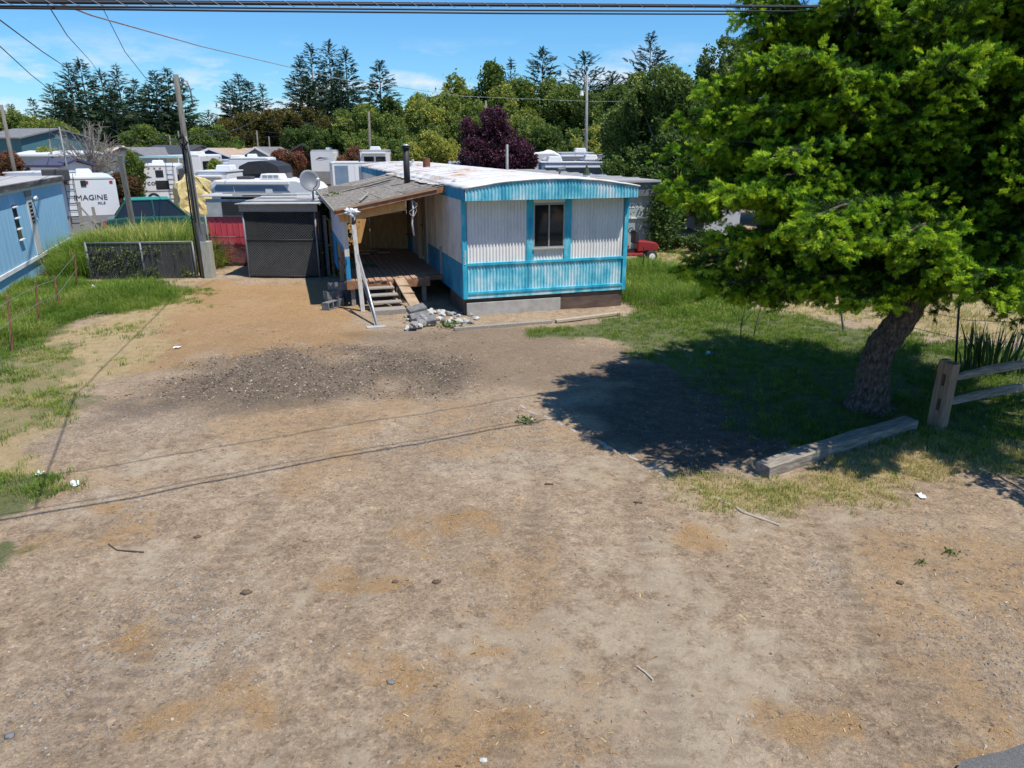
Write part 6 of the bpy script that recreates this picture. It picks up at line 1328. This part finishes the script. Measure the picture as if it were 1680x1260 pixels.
# broadleaf
hedge = [(372, 196, 96, 3.6), (405, 186, 98, 4.4), (438, 180, 96, 4.4), (470, 178, 98, 4.2), (503, 176, 94, 4.6), (528, 192, 92, 3.4)]
for px, py, D, w in hedge: leafy(px, py, D, w, 'rounded olive brown tree in the row before the tall spruces', 'olive brown trees in a row', 'yel', .5, 8, 1800, .08)
lG = 'mid green leafy tree in the belt behind the trailer park'; gG = 'mid green trees behind the trailer park'
for px, py, D, w, ti in ((8, 178, 84, 4, .48), (45, 190, 86, 4.6, .46), (78, 196, 84, 4.2, .5), (108, 205, 84, 3.6, .55), (240, 205, 82, 4.2, .36), (330, 210, 84, 4.0, .36), (352, 205, 86, 3.4, .34), (565, 180, 84, 4.2, .36), (600, 172, 82, 4.8, .42), (640, 185, 80, 4.6, .45), (640, 160, 92, 5, .4), (690, 165, 82, 5.0, .52), (728, 150, 84, 5.2, .55), (752, 124, 90, 4.6, .52), (770, 165, 80, 4.6, .5), (805, 103, 88, 4.6, .38), (822, 138, 82, 4.6, .52), (858, 128, 84, 5.0, .48), (900, 130, 84, 5.0, .42), (930, 140, 82, 4.6, .36), (975, 150, 80, 4.6, .30), (1010, 140, 78, 4.4, .34), (1035, 120, 80, 5, .3), (845, 190, 72, 4.0, .45), (700, 205, 72, 3.6, .5), (590, 215, 76, 3.4, .4)):
    leafy(px, py, D, w*.8, lG, gG, 'dec', ti*1.2+random.uniform(-.02, .2), 12, 2300, .08)
leafy(500, 205, 86, 3.6, 'low dark green tree before the olive brown row', None, 'dec', .33, 8, 1500, .05)
gS = 'rounded sage green shrubs'; 
for px, py, D, w, lb, ti in ((900, 205, 62, 3.2, 'rounded sage green bush left of the tall grey pole', .46), (940, 212, 60, 2.6, 'smaller sage bush against the tall grey pole', .44), (985, 205, 58, 2.6, 'bright yellow green bush right of the tall grey pole', .9), (705, 216, 66, 2.6, 'yellow flowering bush above the swirl painted fifth wheel', .92), (655, 225, 66, 2.2, 'grey green bush above the small grey building', .5), (1010, 232, 56, 2.0, 'low yellow green bush beside the blue shed', .85)):
    leafy(px, py, D, w, lb, None, 'dec', ti, 8, 1700, .03, name='bush', cat='bush')
leafy(815, 176, 46, 2.45, 'rounded purple leaved plum tree behind the white roof', None, 'pur', .5, 11, 3600, .14, size=.34)
# big broadleaf behind the fir
for px, py, D, w, ti, lb in ((1105, 110, 37, 3.4, .46, 'large green broadleaf tree left behind the fir'), (1180, 62, 40, 3.6, .40, 'tall green broadleaf tree rising behind the fir'), (1055, 150, 44, 3.0, .50, 'light green broadleaf tree beside the blue shed'), (1260, 130, 42, 4.0, .36, 'dark broadleaf tree hidden behind the fir crown'), (1120, 215, 33, 2.2, .32, 'dark green understorey tree beside the grey mobile home'), (1400, 120, 44, 4.5, .34, 'broad dark tree beyond the field behind the fir'), (1560, 150, 46, 4.5, .36, 'broad tree beyond the field right of the fir trunk'), (1660, 170, 44, 4.0, .4, 'leafy tree at the far corner of the field')):
    leafy(px, py, D, w, lb, None, 'dec', ti, 11, 3600, .1, size=.42)
leafy(1170, 380, 27, 1.1, 'dark green bush at the edge of the field beneath the fir boughs', None, 'dec', .3, 7, 900, .05, size=.24, name='bush', cat='bush')
# shrubs in the park
for px, py, D, w, k, ti, lb in ((462, 243, 68, 1.7, 'red', .62, 'rounded shrub with red new leaves before the dark gabled house'), (580, 240, 72, 1.9, 'red', .66, 'red leaved shrub right of the tall white fifth wheel'), (8, 249, 50, 1.7, 'red', .55, 'brown red shrub at the end of the light blue trailer'), (207, 248, 42, .5, 'dec', .6, 'green shrub left of the white trailer with black lettering'), (345, 262, 48, 1.0, 'dec', .68, 'yellow green shrub before the blue house'), (185, 285, 40, .9, 'red', .35, 'low brown green bush behind the dark leaning post'), (70, 240, 62, 2.0, 'dec', .75, 'light green shrub before the teal house')):
    leafy(px, py, D, w, lb, None, k, ti, 7, 1300, .03, name='shrub', cat='shrub', size=.3)
# distant wood closing the horizon
n = 30000; xx = RNG.uniform(-190, 190, n); yy = RNG.uniform(128, 150, n); top = 3.5+5*vn(xx, yy*0, .08, 3)+3*vn(xx, yy*0, .5, 2); zz = RNG.random(n)**.8*top
tag(scatter('distant_wood', np.stack([xx, yy, zz-.5], 1), eul(n, 1.0), 1.1*(.6+.8*RNG.random(n)), np.clip(RNG.normal(.28, .15, n)+.15*zz/10, 0, 1), CL['dec']), 'dark green wood on the horizon behind the treeline', 'wood', kind='stuff')
# bare tree
bx = P(145, 250, 52); z0 = gz(bx.x, 52); bt_ = thing('bare_tree', 'grey leafless tree with a round twiggy crown', 'tree', (bx.x, 52, z0)); Hb = P(145, 200, 52).z-z0
m_bare = mat('grey_twig', (.20, .17, .15), (.27, .24, .21), (.33, .29, .26), scale=6); mb = MB(); mt = MB(); mt.tube([(0, 0, -.2), (.03, 0, Hb*.3), (0, 0, Hb*.5)], [.16, .13, .09], 8); mt.build('trunk', m_grn, bt_, True)
cc = Vector((0, 0, Hb*.60)); Rb = Hb*.40
for i in range(170):
    u = Vector(tuple(unit(1)[0])); u.z = u.z*.95+.12; e = cc+Vector((u.x*Rb*.92, u.y*Rb*.92, u.z*Rb))*random.uniform(.8, 1.05); s0 = Vector((0, 0, Hb*random.uniform(.25, .55))); m_ = s0.lerp(e, .5)+Vector((random.gauss(0, .12), random.gauss(0, .12), .15))
    mb.tube([s0, m_, e], [.035, .02, .009], 4, False)
    for q in range(5):
        b_ = m_.lerp(e, random.uniform(.1, 1)); dd = (e-s0).normalized()+Vector((random.gauss(0, .6), random.gauss(0, .6), random.gauss(0, .6))); mb.tube([b_, b_+dd.normalized()*Rb*random.uniform(.12, .3)], [.012, .007], 3, False)
mb.build('branches', m_bare, bt_)

# ================================================================== HOUSES
def house(label, pxa, pxb, py_eave, py_ridge, D, depth, mw, mr, gable_front=True, wins=(), yaw=0.0, name='house', cat='house', ov=.3, trim=None):
    x0, x1 = P(pxa, 250, D).x, P(pxb, 250, D).x; cx_ = (x0+x1)/2; w = x1-x0; z0 = gz(cx_, D); ze = max(2.0, P((pxa+pxb)/2, py_eave, D).z-z0); zr = P((pxa+pxb)/2, py_ridge, D).z-z0; t = thing(name, label, cat, (cx_, D, z0), yaw)
    if gable_front:
        MB().prism([(-w/2, -.2), (w/2, -.2), (w/2, ze), (0, zr-.05), (-w/2, ze)], 0, depth).build('wall', mw, t)
        for s in (-1, 1):
            MB().prism([(s*(w/2+ov), ze-ov*(zr-ze)/(w/2)), (0, zr), (0, zr+.14), (s*(w/2+ov), ze-ov*(zr-ze)/(w/2)+.14)][::s], -.35, depth+.35).build('roof', mr, t)
            if trim: MB().beam((s*(w/2+ov), -.37, ze-ov*(zr-ze)/(w/2)+.06), (0, -.37, zr+.06), .04, .2).build('barge_board', trim, t)
    else:
        MB().prismx([(0, -.2), (depth, -.2), (depth, ze), (depth/2, zr-.05), (0, ze)], -w/2, w/2).build('wall', mw, t)
        for a, b in ((-ov, depth/2), (depth+ov, depth/2)): MB().prismx([(a, ze-ov*(zr-ze)/(depth/2)), (b, zr), (b, zr+.14), (a, ze-ov*(zr-ze)/(depth/2)+.14)], -w/2-.3, w/2+.3).build('roof', mr, t)
    for fx, fz, ww, wh in wins:
        f = MB().b2(fx*w/2-ww/2-.07, fx*w/2+ww/2+.07, -.06, .02, fz-wh/2-.07, fz+wh/2+.07).build('window', m_rv, t); MB().b2(fx*w/2-ww/2, fx*w/2+ww/2, -.075, -.05, fz-wh/2, fz+wh/2).build('pane', m_glass, f)
    return t
m_tealw = mat('teal_siding', (.045, .13, .16), (.06, .16, .19), scale=2, stretch=(1, 1, 6)); m_groof = mat('grey_shingle', (.12, .12, .125), (.17, .17, .175), (.22, .215, .22), scale=3, bump=.3)
m_navy = mat('navy_siding', (.03, .07, .19), (.04, .09, .23), stretch=(1, 1, 6)); m_tanroof = mat('tan_shingle', (.30, .21, .15), (.38, .28, .2), (.44, .34, .26), scale=2, bump=.3)
m_pgrey = mat('pale_grey_siding', (.42, .44, .45), (.50, .51, .52), scale=2, stretch=(1, 1, 5)); m_paleroof = mat('pale_metal_roof', (.62, .54, .43), (.70, .62, .52), scale=.6, stretch=(2, .3, 1), rough=.5)
m_redw = mat('red_siding', (.17, .03, .03), (.22, .045, .04), stretch=(1, 1, 4)); m_droof = mat('dark_roof', (.035, .04, .05), (.06, .065, .075), scale=3); m_sage = mat('sage_siding', (.30, .36, .34), (.36, .42, .40), stretch=(1, 1, 5)); m_bluesh = mat('bright_blue_paint', (.02, .12, .42), (.03, .16, .5))
house('teal house with grey shingle roof at the left', -40, 46, 227, 211, 74, 9, m_tealw, m_groof, False, ((.1, 1.6, 1.2, 1.1), (-.5, 1.6, 1.2, 1.1)), R(-14))
house('sage green mobile home with white roof behind the shed', 22, 118, 256, 250, 60, 5, m_sage, m_rv, False, ((-.75, 1.6, .7, .9), (.2, 1.7, .6, .8), (.75, 1.6, .7, .9)), 0, 'sage_mobile_home', 'mobile home', .15)
house('long low grey roofed building left of the bare tree', 60, 112, 238, 229, 80, 8, m_pgrey, m_groof, False, (), R(3), 'long_building', 'building')
house('white shed with dark blue gambrel roof before the sage home', 42, 92, 274, 264, 46, 3, m_rv, mat('navy_shingle', (.045, .05, .09), (.07, .075, .12)), False, (), R(-8), 'garden_shed', 'shed', .1)
house('small pale teal shed behind the bare tree', 118, 152, 272, 263, 54, 4, mat('pale_teal_wall', (.40, .52, .52), (.46, .57, .57)), m_tealw, False, (), 0, 'pale_shed', 'shed', .1)
house('long barn with pale tan metal roof below the spruces', 170, 312, 248, 233, 88, 12, m_pgrey, m_paleroof, False, (), 0, 'long_barn', 'barn')
house('pale grey gabled house left of the green shrub', 178, 232, 256, 244, 64, 9, m_pgrey, m_groof, True, ((-.4, 1.6, .9, 1.0), (.4, 1.6, .9, 1.0)), R(4), trim=m_dkgrey)
house('dark roofed house behind the trailer with black lettering', 228, 300, 254, 240, 70, 8, m_rvgrey, m_droof, False, ((-.4, 1.6, 1, 1), (.3, 1.6, 1, 1)), 0)
x0 = P(228, 257, 56).x; x1 = P(292, 257, 56).x; z0 = gz(x0, 56); aw = thing('carport', 'pale teal metal carport behind the trailer with black lettering', 'carport', (x0, 56, z0)); za = P(260, 256, 56).z-z0
MB().b2(0, x1-x0, 0, 4, za-.15, za).build('roof', mat('teal_metal', (.32, .52, .56), (.4, .6, .63)), aw)
for x in (0.05, (x1-x0)/2, x1-x0-.05):
    for y in (.1, 3.9): MB().tube([(x, y, -.2), (x, y, za-.15)], .05, 6).build('carport_post', m_rv, aw)
house('navy blue house with tan shingle roof and white trim', 318, 372, 256, 245, 72, 10, m_navy, m_tanroof, True, ((-.05, 1.5, 1.6, 1.2),), R(8), trim=m_rv)
house('brown roofed house between the navy house and the grey gable', 366, 410, 254, 245, 82, 8, m_rvgrey, m_tanroof, False, ((.2, 1.5, .9, .9),), 0)
house('small grey gabled house with white barge boards', 402, 440, 254, 243, 76, 8, m_rvgrey, m_groof, True, ((0, 1.6, 1, 1),), 0, trim=m_rv)
house('red building with dark gabled roof beside the white fifth wheel', 474, 520, 250, 238, 84, 9, m_redw, m_droof, True, ((-.3, 1.6, .9, 1.2), (.35, 1.6, .9, 1.2)), 0, trim=m_dkgrey)
house('small grey outbuilding left of the swirl painted fifth wheel', 626, 672, 252, 245, 78, 6, m_rvgrey, m_droof, False, ((-.3, 1.5, .8, .8), (.5, 1.4, .6, .9)), 0, 'grey_outbuilding', 'building')
house('bright blue shed among the bushes', 1010, 1050, 250, 242, 58, 4, m_bluesh, m_droof, False, (), 0, 'blue_shed', 'shed', .1)
house('pale grey block building glimpsed through the fir boughs', 1165, 1225, 302, 292, 36, 5, m_pgrey, m_tin, False, (), 0, 'grey_block_building', 'building', .1)

# ================================================================== POLES AND WIRES
POLES = {}
def upole(key, label, px, pyt, D, r, pxt=None, group=None, arm=False, lamp=False, m=None):
    x = P(px, 260, D).x; z0 = gz(x, D); tpz = P(pxt or px, pyt, D); t = thing('power_pole', label, 'pole', (x, D, z0), 0, group); hgt = tpz.z-z0; dx = tpz.x-x
    MB().tube([(0, 0, -.3), (dx, 0, hgt)], [r*1.25, r*.8], 10).build('pole', m or m_pole, t, True)
    if arm: MB().beam((dx-.8, 0, hgt-.3), (dx+.8, 0, hgt-.3), .09, .11).build('crossarm', m_pole, t)
    if lamp: MB().tube([(dx, 0, hgt-1.2), (dx-.35, -.1, hgt-1.15)], .025, 6).build('lamp_arm', m_galv, t); MB().tube([(dx-.35, -.1, hgt-1.12), (dx-.35, -.1, hgt-1.42)], [.10, .16], 10).build('lamp_head', m_white, t)
    POLES[key] = Vector((x+dx, D, z0+hgt)); return t
upole('tall', 'tall grey steel pole with small lamp rising above the trailer roofs', 963, 122, 55, .12, lamp=True, m=m_galv)
upole('plum', 'grey post standing before the purple plum tree', 832, 237, 38, .09, m=m_galv)
upole('plumpole', 'thin pole behind the purple plum tree', 797, 165, 70, .11)
upole('mid', 'slim wooden pole above the red shrub right of the fifth wheel', 606, 183, 70, .12, 605)
upole('leftedge', 'leaning grey pole at the left beside the teal house', 18, 172, 46, .12, 2)
upole('thin', 'thin metal mast beside the sage green home', 107, 208, 46, .06, 97, m=m_galv)
gP = 'thin service poles of the trailer park'; lP = 'thin weathered service pole in the row across the trailer park'
for i, (px, py, D, pt) in enumerate(((85, 228, 60, 80), (156, 222, 84, 152), (233, 222, 84, 231), (281, 222, 80, 278), (300, 215, 84, 292), (345, 216, 84, 341), (366, 224, 90, 363), (424, 214, 86, 421), (443, 224, 90, 441), (518, 216, 88, 517), (590, 224, 84, 589), (635, 226, 80, 634), (658, 214, 88, 656), (554, 208, 92, 553))):
    upole('s%d' % i, lP, px, py, D, .09, pt, gP)
def wire(label, pts, r=.02, n=14, sag=0.0, name='power_line', cat='power line', group=None):
    """pts: world points; sag in metres between consecutive points"""
    ps = []
    for a, b in zip(pts[:-1], pts[1:]):
        for i in range(n): t = i/n; q = a.lerp(b, t); q.z -= sag*4*t*(1-t); ps.append(q)
    ps.append(pts[-1]); o = MB().tube([p-ps[0] for p in ps], r, 6).build(name, m_cable, None, True); o.location = ps[0]; return tag(o, label, cat, group)
# street cable along the road: bundle and two thin lines, located by their shadows on the drive
def cab(px, py, k=0.0):
    s0, s1 = Vector((-5.19, 6.58)), Vector((.17, 9.1)); h = 4.9
    a0 = s0+Vector((.385, -.256))*h; a1 = s1+Vector((.385, -.256))*h; dv = (a1-a0).normalized(); nn = Vector((-dv.y, dv.x))
    r = ray(px, py); tt = (a0.dot(nn)+k)/(r[0]*nn.x+r[1]*nn.y); return Vector((r[0]*tt, r[1]*tt, CAM_H+r[2]*tt))
cps = [cab(x, y) for x, y in ((-500, -2), (-200, 0), (0, 3), (300, 5), (600, 7), (840, 8.5), (1100, 10), (1480, 12.5), (1800, 15), (2100, 18))]
bo = thing('street_cable', 'thick black lashed cable bundle spanning above the yard', 'cable', cps[0])
sp_, _ = spline([p-cps[0] for p in cps], [1]*len(cps), 10)
MB().tube(sp_, .0125, 8).build('cable', m_cable, bo, True); MB().tube([p+Vector((0, .01, .016)) for p in sp_], .004, 6).build('messenger_wire', m_cable, bo, True)
mb = MB(); m_lash = mat('lashing_wire', (.22, .22, .25), (.3, .3, .32), rough=.5)
for i in range(70):
    t = i/70*(len(sp_)-2); j = int(t); p = sp_[j].lerp(sp_[j+1], t-j); ax = (sp_[j+1]-sp_[j]).normalized(); mb.tube([p+ax*(.09*(q/6)-.045)+Vector((0, -math.sin(q/6*3.1)*.0145, .020*math.cos(q/6*3.1))) for q in range(7)], .002, 4, False)
mb.build('lashing', m_lash, bo)['kind'] = 'stuff'
wire('upper thin line running just under the thick street cable', [cab(x, y, .13) for x, y in ((-300, 8), (0, 10), (400, 13), (840, 17), (1100, 18), (1480, 19), (2000, 22))], .008)
wire('lower thin line running under the thick street cable', [cab(x, y, .95) for x, y in ((-300, 13), (0, 13), (400, 18), (840, 22), (1100, 23), (1480, 24), (2000, 26))], .009)
# service drops
m_wirel = mat('bare_grey_wire', (.28, .29, .30), (.4, .4, .4), rough=.5, metal=.3)
nl = cab(-120, -60)
wire('long service line from the street to the tall grey pole', [cab(60, -10, .1), P(150, 25, 9.0), P(330, 76, 16), P(560, 130, 28), P(760, 158, 42), P(960, 166, 54.8)], .011).data.materials[0] = m_wirel
wire('line from the tall grey pole towards the fir', [P(962, 167, 54.9), P(1120, 164, 42), P(1310, 142, 30), P(1700, 60, 18)], .018).data.materials[0] = m_wirel
wire('service drop from the street to the leaning utility pole', [P(140, -40, 16.4), P(172, 20, 17), P(205, 85, 18), P(242, 132, 19.4), at(.86)+PO], .008)
wire('black line descending to the left spruces', [P(40, -60, 18), P(80, 10, 24), P(110, 58, 34), P(150, 102, 60), POLES['s2']], .02)
wire('line running from the street corner to the left treeline', [P(-120, -60, 14), P(0, 33, 22), P(70, 85, 32), P(135, 128, 60), POLES['s1']], .02)
wire('lowest line at the left running to the leaning edge pole', [P(-160, -50, 15), P(0, 76, 24), P(50, 122, 34), P(88, 152, 50), POLES['s0']], .018)
gW = 'lines strung across the trailer park'; lW = 'thin line strung between service poles across the trailer park'
for a, b in (('s1', 's2'), ('s2', 's3'), ('s3', 's5'), ('s5', 's7'), ('s7', 's9'), ('s9', 's10'), ('s10', 's11'), ('s6', 's8'), ('s8', 's13'), ('s0', 's1')): wire(lW, [POLES[a], POLES[b]], .022, 8, .25, group=gW)
wire('line from the slim wooden pole to the pole behind the plum tree', [POLES['mid']-Vector((0, 0, 1.6)), POLES['plumpole']-Vector((0, 0, .8))], .02, 8, .5)
wire('line sagging left from the slim wooden pole to the leaning utility pole', [at(.72)+PO, P(420, 196, 40), POLES['mid']-Vector((0, 0, .8))], .014, 8, .2)
wire('cable drooping from the leaning utility pole to the grey gabled house', [at(.70)+PO, P(262, 222, 34), P(235, 232, 44), P(180, 210, 66)], .016, 8, .1)
